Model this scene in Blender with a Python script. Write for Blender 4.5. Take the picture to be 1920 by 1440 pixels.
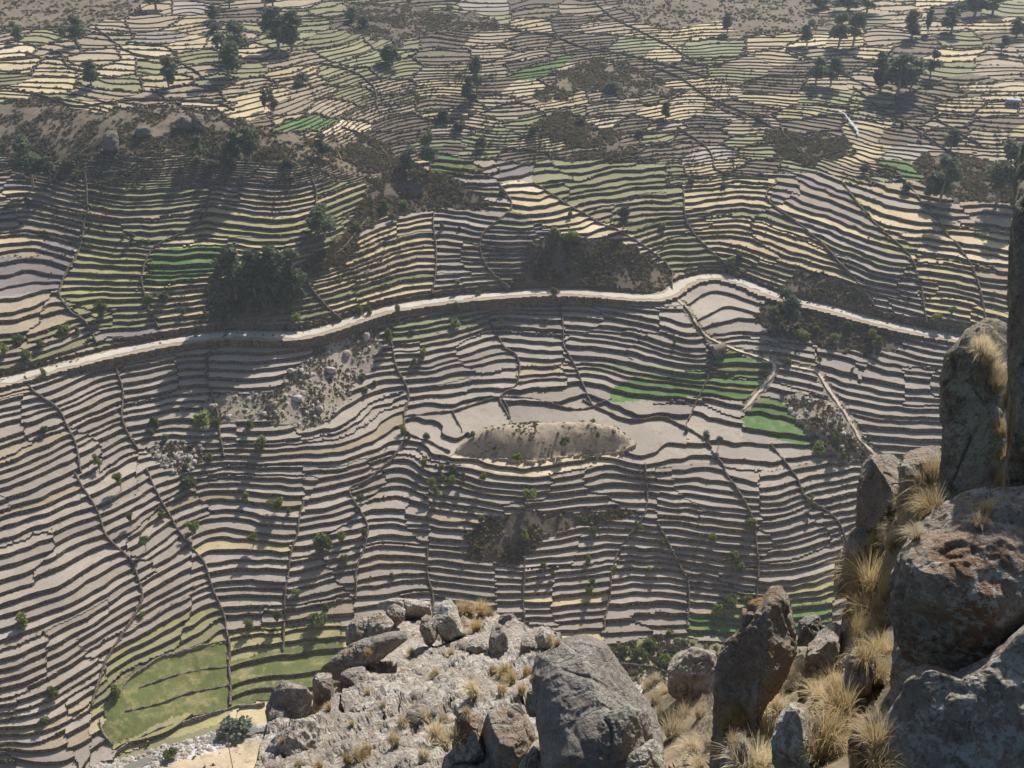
import bpy, math, random
import numpy as np
from mathutils import Vector
from mathutils.bvhtree import BVHTree

for o in list(bpy.data.objects):
    bpy.data.objects.remove(o)
SC = bpy.context.scene
COL = SC.collection
R = math.radians

# ------------------------------------------------------------------ camera, sky, sun, exposure
F = 1925.0                      # focal length in pixels of the 1920 wide photograph
PITCH = R(29.5)
CZ = 211.0                      # eye height above the river
S = 1.35                        # height of one terrace
cam_data = bpy.data.cameras.new('camera')
cam_data.sensor_width = 36.0
cam_data.lens = 36.0 * F / 1920.0
cam_data.clip_start = 0.1
cam_data.clip_end = 9000
camera = bpy.data.objects.new('camera', cam_data)
camera.location = (0, 0, CZ)
camera.rotation_euler = (R(90) - PITCH, 0, 0)
COL.objects.link(camera)
SC.camera = camera

SUN_EL, SUN_AZ = R(42.5), R(24)   # azimuth clockwise from +Y, the way the camera looks
world = bpy.data.worlds.new('World')
SC.world = world
world.use_nodes = True
wn = world.node_tree
wn.nodes.clear()
sky = wn.nodes.new('ShaderNodeTexSky')
sky.sky_type = 'NISHITA'
sky.sun_disc = False
sky.sun_elevation = SUN_EL
sky.sun_rotation = SUN_AZ
sky.altitude = 1200
sky.air_density = 1.0
sky.dust_density = 4.0
bg = wn.nodes.new('ShaderNodeBackground')
bg.inputs['Strength'].default_value = 0.085
wo = wn.nodes.new('ShaderNodeOutputWorld')
wn.links.new(sky.outputs[0], bg.inputs[0])
wn.links.new(bg.outputs[0], wo.inputs[0])

sd = bpy.data.lights.new('sun', 'SUN')
sd.energy = 4.9
sd.angle = R(0.53)
sd.color = (1.0, 0.965, 0.905)
sun = bpy.data.objects.new('sun', sd)
sdir = Vector((math.sin(SUN_AZ) * math.cos(SUN_EL), math.cos(SUN_AZ) * math.cos(SUN_EL), math.sin(SUN_EL)))
sun.rotation_euler = sdir.to_track_quat('Z', 'Y').to_euler()
sun.location = (60, 150, 320)
COL.objects.link(sun)

vs = SC.view_settings
vs.view_transform = 'Standard'
vs.look = 'None'
vs.exposure = 0.55
vs.gamma = 1.0
vs.use_curve_mapping = False
SC.render.engine = 'CYCLES'
SC.cycles.max_bounces = 6
SC.cycles.diffuse_bounces = 3
SC.cycles.volume_bounces = 0
SC.cycles.use_denoising = True

# ------------------------------------------------------------------ numeric helpers
rng = np.random.default_rng(7)
_TAB = np.random.default_rng(3).random((64, 64, 64)).astype(np.float64)


def vnoise(x, y, z=0.0):
    x = np.asarray(x, float); y = np.asarray(y, float); z = np.zeros_like(x) + z
    xi = np.floor(x); yi = np.floor(y); zi = np.floor(z)
    fx = x - xi; fy = y - yi; fz = z - zi
    fx = fx * fx * (3 - 2 * fx); fy = fy * fy * (3 - 2 * fy); fz = fz * fz * (3 - 2 * fz)
    xi = xi.astype(np.int64) & 63; yi = yi.astype(np.int64) & 63; zi = zi.astype(np.int64) & 63
    x1 = (xi + 1) & 63; y1 = (yi + 1) & 63; z1 = (zi + 1) & 63
    def L(a, b, t): return a + (b - a) * t
    c0 = L(L(_TAB[xi, yi, zi], _TAB[x1, yi, zi], fx), L(_TAB[xi, y1, zi], _TAB[x1, y1, zi], fx), fy)
    c1 = L(L(_TAB[xi, yi, z1], _TAB[x1, yi, z1], fx), L(_TAB[xi, y1, z1], _TAB[x1, y1, z1], fx), fy)
    return L(c0, c1, fz) * 2 - 1


def fbm(x, y, z=0.0, octv=4, gain=0.5, ridged=False):
    out = 0.0; a = 1.0; f = 1.0; tot = 0.0
    for i in range(octv):
        n = vnoise(x * f + 17.3 * i, y * f + 9.1 * i, z * f + 4.7 * i)
        if ridged:
            n = 1 - 2 * np.abs(n)
        out = out + a * n
        tot += a
        a *= gain
        f *= 2.03
    return out / tot


CP, SP = math.cos(PITCH), math.sin(PITCH)


def ray(u, v):
    a = (np.asarray(u, float) - 960) / F
    b = (720 - np.asarray(v, float)) / F
    return a, CP + b * SP, -SP + b * CP


def unproj(u, v, z):
    dx, dy, dz = ray(u, v)
    t = (z - CZ) / dz
    return t * dx, t * dy


def at_dist(u, v, d):
    dx, dy, dz = ray(u, v)
    n = np.sqrt(dx * dx + dy * dy + dz * dz)
    return np.stack([dx / n * d, dy / n * d, CZ + dz / n * d], -1)


def in_poly(u, v, poly):
    inside = np.zeros(u.shape, bool)
    n = len(poly)
    for i in range(n):
        x1, y1 = poly[i]; x2, y2 = poly[(i + 1) % n]
        if y1 == y2:
            continue
        c = ((y1 > v) != (y2 > v)) & (u < (x2 - x1) * (v - y1) / (y2 - y1) + x1)
        inside ^= c
    return inside


# ------------------------------------------------------------------ object helpers
def mk_mesh(name, V, Fc, mats, mi=None, smooth=False):
    V = np.asarray(V, np.float32)
    Fc = np.asarray(Fc, np.int32)
    me = bpy.data.meshes.new(name)
    k = Fc.shape[1]
    me.vertices.add(len(V)); me.vertices.foreach_set('co', V.ravel())
    me.loops.add(Fc.size); me.loops.foreach_set('vertex_index', Fc.ravel())
    me.polygons.add(len(Fc))
    me.polygons.foreach_set('loop_start', np.arange(0, Fc.size, k, dtype=np.int32))
    try:
        me.polygons.foreach_set('loop_total', np.full(len(Fc), k, np.int32))
    except Exception:
        pass
    for m in mats:
        me.materials.append(m)
    if mi is not None:
        me.polygons.foreach_set('material_index', np.asarray(mi, np.int32))
    if smooth:
        me.polygons.foreach_set('use_smooth', np.ones(len(Fc), bool))
    me.update(calc_edges=True)
    return me


def obj(name, data, parent=None, label=None, cat=None, group=None, kind=None, loc=None):
    o = bpy.data.objects.new(name, data)
    COL.objects.link(o)
    if parent is not None:
        o.parent = parent
    if loc is not None:
        o.location = loc
    if label: o['label'] = label
    if cat: o['category'] = cat
    if group: o['group'] = group
    if kind: o['kind'] = kind
    return o


# ------------------------------------------------------------------ materials
MATS = {}


def nodemat(name, rough=0.95):
    m = bpy.data.materials.new(name)
    m.use_nodes = True
    nt = m.node_tree
    b = nt.nodes['Principled BSDF']
    b.inputs['Roughness'].default_value = rough
    b.inputs['Specular IOR Level'].default_value = 0.15
    MATS[name] = m
    return m, nt, b


def N(nt, typ, **kw):
    n = nt.nodes.new(typ)
    for k, v in kw.items():
        setattr(n, k, v)
    return n


def ramp(nt, fac, stops):
    r = N(nt, 'ShaderNodeValToRGB')
    cr = r.color_ramp
    cr.elements[0].position, cr.elements[0].color = stops[0][0], (*stops[0][1], 1)
    cr.elements[1].position, cr.elements[1].color = stops[-1][0], (*stops[-1][1], 1)
    for p, c in stops[1:-1]:
        e = cr.elements.new(p); e.color = (*c, 1)
    nt.links.new(fac, r.inputs[0])
    return r.outputs[0]


def noise(nt, vec, scale, detail=4, rough=0.6):
    n = N(nt, 'ShaderNodeTexNoise')
    n.inputs['Scale'].default_value = scale
    n.inputs['Detail'].default_value = detail
    n.inputs['Roughness'].default_value = rough
    nt.links.new(vec, n.inputs['Vector'])
    return n.outputs[0]


def mixc(nt, fac, a, b, mode='MIX'):
    m = N(nt, 'ShaderNodeMix', data_type='RGBA', blend_type=mode)
    for sock, val in ((m.inputs[0], fac), (m.inputs[6], a), (m.inputs[7], b)):
        if hasattr(val, 'is_output'):
            nt.links.new(val, sock)
        elif isinstance(val, tuple):
            sock.default_value = (*val, 1)
        else:
            sock.default_value = val
    return m.outputs[2]


def bump(nt, b, h, strength, dist):
    n = N(nt, 'ShaderNodeBump')
    n.inputs['Strength'].default_value = strength
    n.inputs['Distance'].default_value = dist
    nt.links.new(h, n.inputs['Height'])
    nt.links.new(n.outputs[0], b.inputs['Normal'])


def pos(nt):
    return N(nt, 'ShaderNodeNewGeometry').outputs['Position']


def tint(nt, col, amt):
    """vary brightness object by object"""
    oi = N(nt, 'ShaderNodeObjectInfo')
    mr = N(nt, 'ShaderNodeMapRange')
    mr.inputs['To Min'].default_value = 1 - amt
    mr.inputs['To Max'].default_value = 1 + amt
    nt.links.new(oi.outputs['Random'], mr.inputs['Value'])
    hs = N(nt, 'ShaderNodeHueSaturation')
    nt.links.new(mr.outputs[0], hs.inputs['Value'])
    nt.links.new(col, hs.inputs['Color'])
    return hs.outputs[0]


def soil(name, c, weed, weed_amt=0.5, var=0.16, furrow=0.0):
    m, nt, b = nodemat(name)
    p = pos(nt)
    big = noise(nt, p, 0.07, 3)
    fine = noise(nt, p, 1.3, 4, 0.7)
    lo = tuple(x * 0.72 for x in c); hi = tuple(min(1, x * 1.18) for x in c)
    col = ramp(nt, fine, [(0.32, lo), (0.68, hi)])
    col2 = ramp(nt, big, [(0.34, tuple(x * 0.70 for x in c)), (0.66, tuple(min(1, x * 1.2) for x in c))])
    col = mixc(nt, 0.5, col, col2)
    w = noise(nt, p, 0.28, 5, 0.72)
    wf = ramp(nt, w, [(0.60 - 0.12 * weed_amt, (0, 0, 0)), (0.74 - 0.10 * weed_amt, (weed_amt,) * 3)])
    col = mixc(nt, wf, col, weed)
    col = tint(nt, col, var)
    nt.links.new(col, b.inputs['Base Color'])
    bump(nt, b, fine, 0.6, 0.25)
    return m


soil('soil_grey', (0.305, 0.262, 0.216), (0.22, 0.18, 0.115), 0.75)
soil('soil_warm', (0.310, 0.250, 0.175), (0.23, 0.19, 0.095), 0.8)
soil('soil_dark', (0.200, 0.170, 0.160), (0.16, 0.14, 0.09), 0.4)
soil('straw', (0.425, 0.340, 0.200), (0.29, 0.235, 0.115), 0.8)
soil('straw_pale', (0.490, 0.405, 0.265), (0.36, 0.29, 0.16), 0.8)
soil('knoll_earth', (0.345, 0.280, 0.200), (0.165, 0.130, 0.090), 1.0, 0.03)
soil('olive', (0.220, 0.205, 0.110), (0.15, 0.17, 0.06), 0.6)
soil('yellow_green', (0.270, 0.248, 0.115), (0.40, 0.34, 0.15), 0.6)
soil('green_crop', (0.088, 0.160, 0.045), (0.175, 0.180, 0.080), 0.9)
soil('pale_green', (0.210, 0.220, 0.115), (0.30, 0.28, 0.15), 0.7)
soil('meadow', (0.108, 0.120, 0.040), (0.215, 0.190, 0.085), 1.0)
soil('scrub_earth', (0.170, 0.130, 0.090), (0.105, 0.095, 0.060), 1.0, 0.05)
soil('scrub_dark', (0.125, 0.095, 0.070), (0.070, 0.062, 0.042), 1.0, 0.05)  # dark scrub soil; shade of slopes turned from the sun is put in too
soil('sandy', (0.400, 0.320, 0.215), (0.200, 0.160, 0.100), 0.9, 0.05)
soil('scree', (0.330, 0.280, 0.220), (0.200, 0.165, 0.095), 1.0, 0.05)
soil('road_dust', (0.490, 0.435, 0.355), (0.40, 0.35, 0.28), 0.9, 0.03)
soil('path_dust', (0.520, 0.440, 0.330), (0.38, 0.32, 0.22), 0.6, 0.03)
soil('river_gravel', (0.430, 0.420, 0.400), (0.25, 0.24, 0.22), 1.0, 0.03)


def wallmat(name, c, moss):
    m, nt, b = nodemat(name)
    p = pos(nt)
    vo = N(nt, 'ShaderNodeTexVoronoi')
    vo.inputs['Scale'].default_value = 2.3
    nt.links.new(p, vo.inputs['Vector'])
    bw = N(nt, 'ShaderNodeRGBToBW'); nt.links.new(vo.outputs['Color'], bw.inputs[0])
    col = ramp(nt, bw.outputs[0], [(0.1, tuple(x * 0.62 for x in c)), (0.9, tuple(x * 1.35 for x in c))])
    gap = ramp(nt, vo.outputs['Distance'], [(0.25, (1, 1, 1)), (0.62, (0.35, 0.33, 0.3))])
    col = mixc(nt, 1.0, col, gap, 'MULTIPLY')
    w = noise(nt, p, 0.35, 4, 0.7)
    wf = ramp(nt, w, [(0.52, (0, 0, 0)), (0.66, (0.75, 0.75, 0.75))])
    col = mixc(nt, wf, col, moss)
    nt.links.new(col, b.inputs['Base Color'])
    bump(nt, b, vo.outputs['Distance'], 0.8, -0.25)
    return m


wallmat('wall_stone', (0.215, 0.172, 0.132), (0.125, 0.105, 0.055))
wallmat('wall_stone_mossy', (0.190, 0.160, 0.135), (0.100, 0.105, 0.045))
wallmat('wall_pale', (0.330, 0.290, 0.250), (0.170, 0.150, 0.085))


def leafmat(name, a, bcol, trans=0.3):
    m, nt, b = nodemat(name, 0.7)
    p = pos(nt)
    n = noise(nt, p, 0.9, 3, 0.7)
    col = ramp(nt, n, [(0.3, a), (0.7, bcol)])
    col = tint(nt, col, 0.2)
    nt.links.new(col, b.inputs['Base Color'])
    tr = N(nt, 'ShaderNodeBsdfTranslucent')
    nt.links.new(col, tr.inputs[0])
    mx = N(nt, 'ShaderNodeMixShader')
    mx.inputs[0].default_value = trans
    nt.links.new(b.outputs[0], mx.inputs[1]); nt.links.new(tr.outputs[0], mx.inputs[2])
    out = [x for x in nt.nodes if x.type == 'OUTPUT_MATERIAL'][0]
    nt.links.new(mx.outputs[0], out.inputs['Surface'])
    return m


leafmat('leaf_eucalyptus', (0.085, 0.102, 0.058), (0.165, 0.180, 0.100), 0.4)
leafmat('leaf_bush', (0.100, 0.120, 0.035), (0.185, 0.200, 0.065), 0.4)
leafmat('leaf_bright', (0.150, 0.190, 0.040), (0.250, 0.270, 0.075), 0.4)
leafmat('leaf_scrub', (0.075, 0.074, 0.040), (0.145, 0.125, 0.070), 0.3)
leafmat('leaf_dry', (0.135, 0.095, 0.055), (0.230, 0.165, 0.085), 0.25)
leafmat('leaf_rust', (0.200, 0.120, 0.030), (0.260, 0.190, 0.050), 0.25)
leafmat('leaf_grey', (0.120, 0.140, 0.100), (0.190, 0.205, 0.150), 0.3)
leafmat('dry_grass', (0.480, 0.390, 0.240), (0.720, 0.620, 0.430), 0.35)
leafmat('golden_grass', (0.400, 0.300, 0.155), (0.620, 0.500, 0.290), 0.35)


def barkmat():
    m, nt, b = nodemat('bark')
    n = noise(nt, pos(nt), 3.0, 4)
    nt.links.new(ramp(nt, n, [(0.3, (0.16, 0.13, 0.10)), (0.7, (0.30, 0.26, 0.22))]), b.inputs['Base Color'])
    return m


barkmat()

# ------------------------------------------------------------------ the lie of the land
# Levels read off the photograph: (photo row, terrace count above the river) down columns of the slope.
COLS = {
-200:[(760,39),(1000,25),(1250,14),(1500,3),(1600,0),(600,47),(450,56),(300,68),(190,79),(100,84),(0,91)],
60:[(703,39),(950,25),(1100,17.5),(1250,10.5),(1350,5.5),(1440,1.2),(1480,0),(568,47),(520,49),(465,52),(415,55),(300,67),(190,78),(165,79.5),(100,83),(50,86),(0,90)],
250:[(655,39),(815,27),(925,22),(1000,18),(1100,13),(1180,9),(1230,6),(1380,1),(1407,0),(480,53),(445,56),(297,71),(215,78.5),(190,79.5),(150,81),(100,83.5),(50,87),(0,90)],
400:[(630,39),(757,30),(810,27),(943,17),(1083,10),(1150,6),(1250,2.5),(1355,0),(560,45),(500,51),(445,55),(390,60),(300,70),(240,76),(200,79),(150,81),(100,83),(50,86),(0,90)],
550:[(629,39),(760,29.5),(797,27),(845,24),(940,18),(1000,14.5),(1083,10),(1140,6.5),(1180,4),(1230,2),(1330,0),(580,43),(520,49),(440,56),(390,61),(310,70),(250,74),(200,77),(150,80),(80,84),(0,89)],
700:[(588,39),(643,34),(685,31),(728,28),(760,26),(785,25),(820,24),(858,21.6),(892,19.2),(940,16.3),(990,14),(1037,11),(1093,7.8),(1130,5.8),(1200,2.4),(1300,0),(500,46.5),(440,52),(380,57),(330,62),(280,66),(230,70),(180,74),(120,79),(60,83),(0,88)],
800:[(567,39),(413,52),(325,60),(300,62),(240,67),(180,72),(100,79),(50,82),(0,87),(700,29.2),(760,24.4),(800,23.4),(870,21.5)],
900:[(555,39),(425,51.5),(370,56),(325,60.5),(290,63),(240,67),(170,73),(100,79),(0,87),(640,31.3),(700,27.4),(745,24.5),(790,23.5)],
1000:[(548,39),(440,50.5),(400,54),(330,59),(290,62),(250,66),(200,70),(150,74),(80,80),(0,86),(640,31.2),(700,27),(745,24.3),(790,23.3),(873,22),(948,17.2),(1013,13),(1060,9.6),(1098,7),(1130,5),(1173,2.6),(1240,0.5)],
1100:[(549,39),(440,50),(380,54),(320,59),(250,64),(180,70),(100,77),(0,86),(640,31.6),(700,26.9),(750,24)],
1200:[(557,39),(500,43),(470,46),(430,49),(380,52.5),(320,57.5),(250,63),(180,69),(100,76),(0,85),(640,32.4),(700,27.9),(745,25),(770,24),(800,23.4),(870,22),(960,16),(1023,11.5),(1060,8.8),(1093,6.6),(1120,5),(1167,2.6),(1240,0.5)],
1300:[(523,39),(480,43),(430,47.5),(378,52.5),(345,54.5),(295,58.5),(240,62.5),(172,69),(115,74.5),(60,79),(0,84),(790,23.5),(747,25.5),(712,28),(680,30.7),(640,33.8),(600,36.4),(830,22.8)],
1450:[(553,39),(827,23.5),(852,22.5),(890,21),(920,19.8),(945,18.3),(965,17),(1000,14.8),(1057,10.8),(1110,7.2),(1140,5),(1190,2),(1240,0),(800,24.5),(750,26.5),(700,29.5),(650,33)],
1500:[(567,39),(520,42.5),(480,45.5),(430,49),(380,53),(345,55),(295,59),(240,63),(172,69),(115,74),(60,78.5),(0,83)],
1650:[(605,39),(700,32.5),(780,27.5),(850,22.6),(900,18.6),(960,14.6),(1000,12),(1100,5.8),(1240,0),(560,43),(500,49),(440,53),(350,58.5),(250,65),(172,70),(60,78),(0,82)],
1800:[(635,39),(500,50),(440,54),(350,60),(250,66),(180,71),(60,78),(0,82)],
2100:[(720,39),(560,50),(350,61),(180,71),(0,82),(900,24),(1000,17),(1150,8),(1280,0)],
}
EXTRA = [(750,910,17.6),(790,921,17.6),(860,934,17.6),(930,941,17.6),(1080,934,17.6),(1212,921,18),(752,842,21.8),(785,868,20.9),(757,815,23),(805,838,22.6),(850,891,20.2),(955,908,20),(1155,880,20.6),(690,992,13.9),(760,962,15.3),(960,350,58),(1180,460,47),(1250,505,41),(1255,540,39.2),(430,627,39),(200,664,39),(650,604,39),(1340,517,39),(1560,580,39),(850,875,21.7),(930,878,21.7),(1100,873,21.7),(1160,862,22),
 (250,1440,0.2),(450,1395,0.2),(450,1440,3.5),(700,1345,.2),(700,1420,5),(1000,1310,.2),(1000,1400,6),(1300,1300,.2),(1300,1400,6),(1700,1300,.2),(1700,1400,6),(2100,1330,.2),(2100,1420,6),(0,1540,.2),(-200,1660,.2)]
LEV = [(u, v, t) for u, l in COLS.items() for v, t in l] + EXTRA
LEV = [(u, v, t if t < 56 else 56 + (t - 56) * 0.9) for u, v, t in LEV]
LEV += [(u, -120, 91 if u < 900 else 87) for u in (-200, 300, 700, 1100, 1500, 2100)]
LEV += [(u, 1600, 22 if u > 200 else 10) for u in (0, 500, 1000, 1500, 2100)]


def tps_fit(P, lam=2e-4):
    P = np.array(P, float)
    X = P[:, :2] / 500.; n = len(X)
    d = np.linalg.norm(X[:, None] - X[None], axis=2)
    K = np.where(d > 0, d * d * np.log(np.maximum(d, 1e-9)), 0) + lam * np.eye(n)
    Q = np.c_[np.ones(n), X]
    A = np.block([[K, Q], [Q.T, np.zeros((3, 3))]])
    return X, np.linalg.solve(A, np.r_[P[:, 2], 0, 0, 0])


def tps_eval(m, u, v):
    X, w = m
    u = np.asarray(u, float); v = np.asarray(v, float)
    q = np.c_[u.ravel(), v.ravel()] / 500.
    out = np.empty(len(q))
    for i in range(0, len(q), 20000):
        c = q[i:i + 20000]
        d2 = ((c[:, None] - X[None]) ** 2).sum(2)
        out[i:i + 20000] = (0.5 * d2 * np.log(np.maximum(d2, 1e-12))) @ w[:-3] + w[-3] + c @ w[-2:]
    return out.reshape(u.shape)


TPS = tps_fit(LEV)


def T_at(u, v):
    t = tps_eval(TPS, u, v)
    x, y = unproj(u, v, t * S)
    calm = np.clip((np.abs(t - 39) - 0.4) / 3, 0, 1) * np.clip((t - 0.3) / 3, 0, 1)
    w = 0.85 * fbm(x / 34, y / 34, 3.1, 2) + 0.32 * fbm(x / 13, y / 13, 7.7, 2) 
    far = np.clip((330 - np.asarray(v, float)) / 120, 0, 1)
    w = w + 0.16 * (1 - far) * vnoise(x / 3.6, y / 3.6, 1.5)
    w = w * (1 - 0.45 * far) + far * 0.4 * fbm(x / 30, y / 30, 11.7, 2)
    return t + calm * w


ROAD = [(-240, 775), (-120, 747), (0, 715), (100, 690), (200, 665), (310, 641), (430, 627), (560, 629), (610, 619), (655, 603), (700, 587), (745, 575), (850, 561), (950, 552),
        (1040, 547), (1140, 551), (1225, 560), (1255, 553), (1275, 537), (1300, 524), (1340, 517), (1390, 527), (1450, 553), (1560, 580), (1650, 605), (1800, 635), (1960, 678), (2160, 735)]
PATH_A = [(1262, 556), (1285, 575), (1300, 600), (1325, 632), (1390, 660), (1452, 680), (1446, 705), (1418, 742), (1392, 772)]
PATH_B = [(1452, 680), (1500, 690), (1533, 697), (1548, 722), (1575, 762), (1598, 795), (1612, 825), (1640, 850), (1665, 880)]


def spline(P, n=12):
    P = np.array(P, float)
    Q = np.vstack([2 * P[0] - P[1], P, 2 * P[-1] - P[-2]])
    out = []
    for i in range(1, len(Q) - 2):
        t = np.linspace(0, 1, n, endpoint=False)[:, None]
        a, b, c, d = Q[i - 1], Q[i], Q[i + 1], Q[i + 2]
        out.append(0.5 * (2 * b + (c - a) * t + (2 * a - 5 * b + 4 * c - d) * t ** 2 + (3 * b - a - 3 * c + d) * t ** 3))
    out.append(P[-1:])
    return np.vstack(out)


def to_world(L, lift=0.0):
    L = np.asarray(L, float)
    t = T_at(L[:, 0], L[:, 1])
    x, y = unproj(L[:, 0], L[:, 1], t * S)
    return np.stack([x, y, t * S + lift], 1)


def resample(W, step):
    d = np.r_[0, np.cumsum(np.linalg.norm(np.diff(W[:, :2], axis=0), axis=1))]
    q = np.arange(0, d[-1], step)
    return np.stack([np.interp(q, d, W[:, k]) for k in range(W.shape[1])], 1)


def line_dist(x, y, W):
    best = np.full(x.shape, 1e9)
    for a, b in zip(W[:-1], W[1:]):
        ab = b[:2] - a[:2]; l2 = max(ab @ ab, 1e-9)
        t = np.clip(((x - a[0]) * ab[0] + (y - a[1]) * ab[1]) / l2, 0, 1)
        best = np.minimum(best, (x - a[0] - t * ab[0]) ** 2 + (y - a[1] - t * ab[1]) ** 2)
    return np.sqrt(best)


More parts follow.
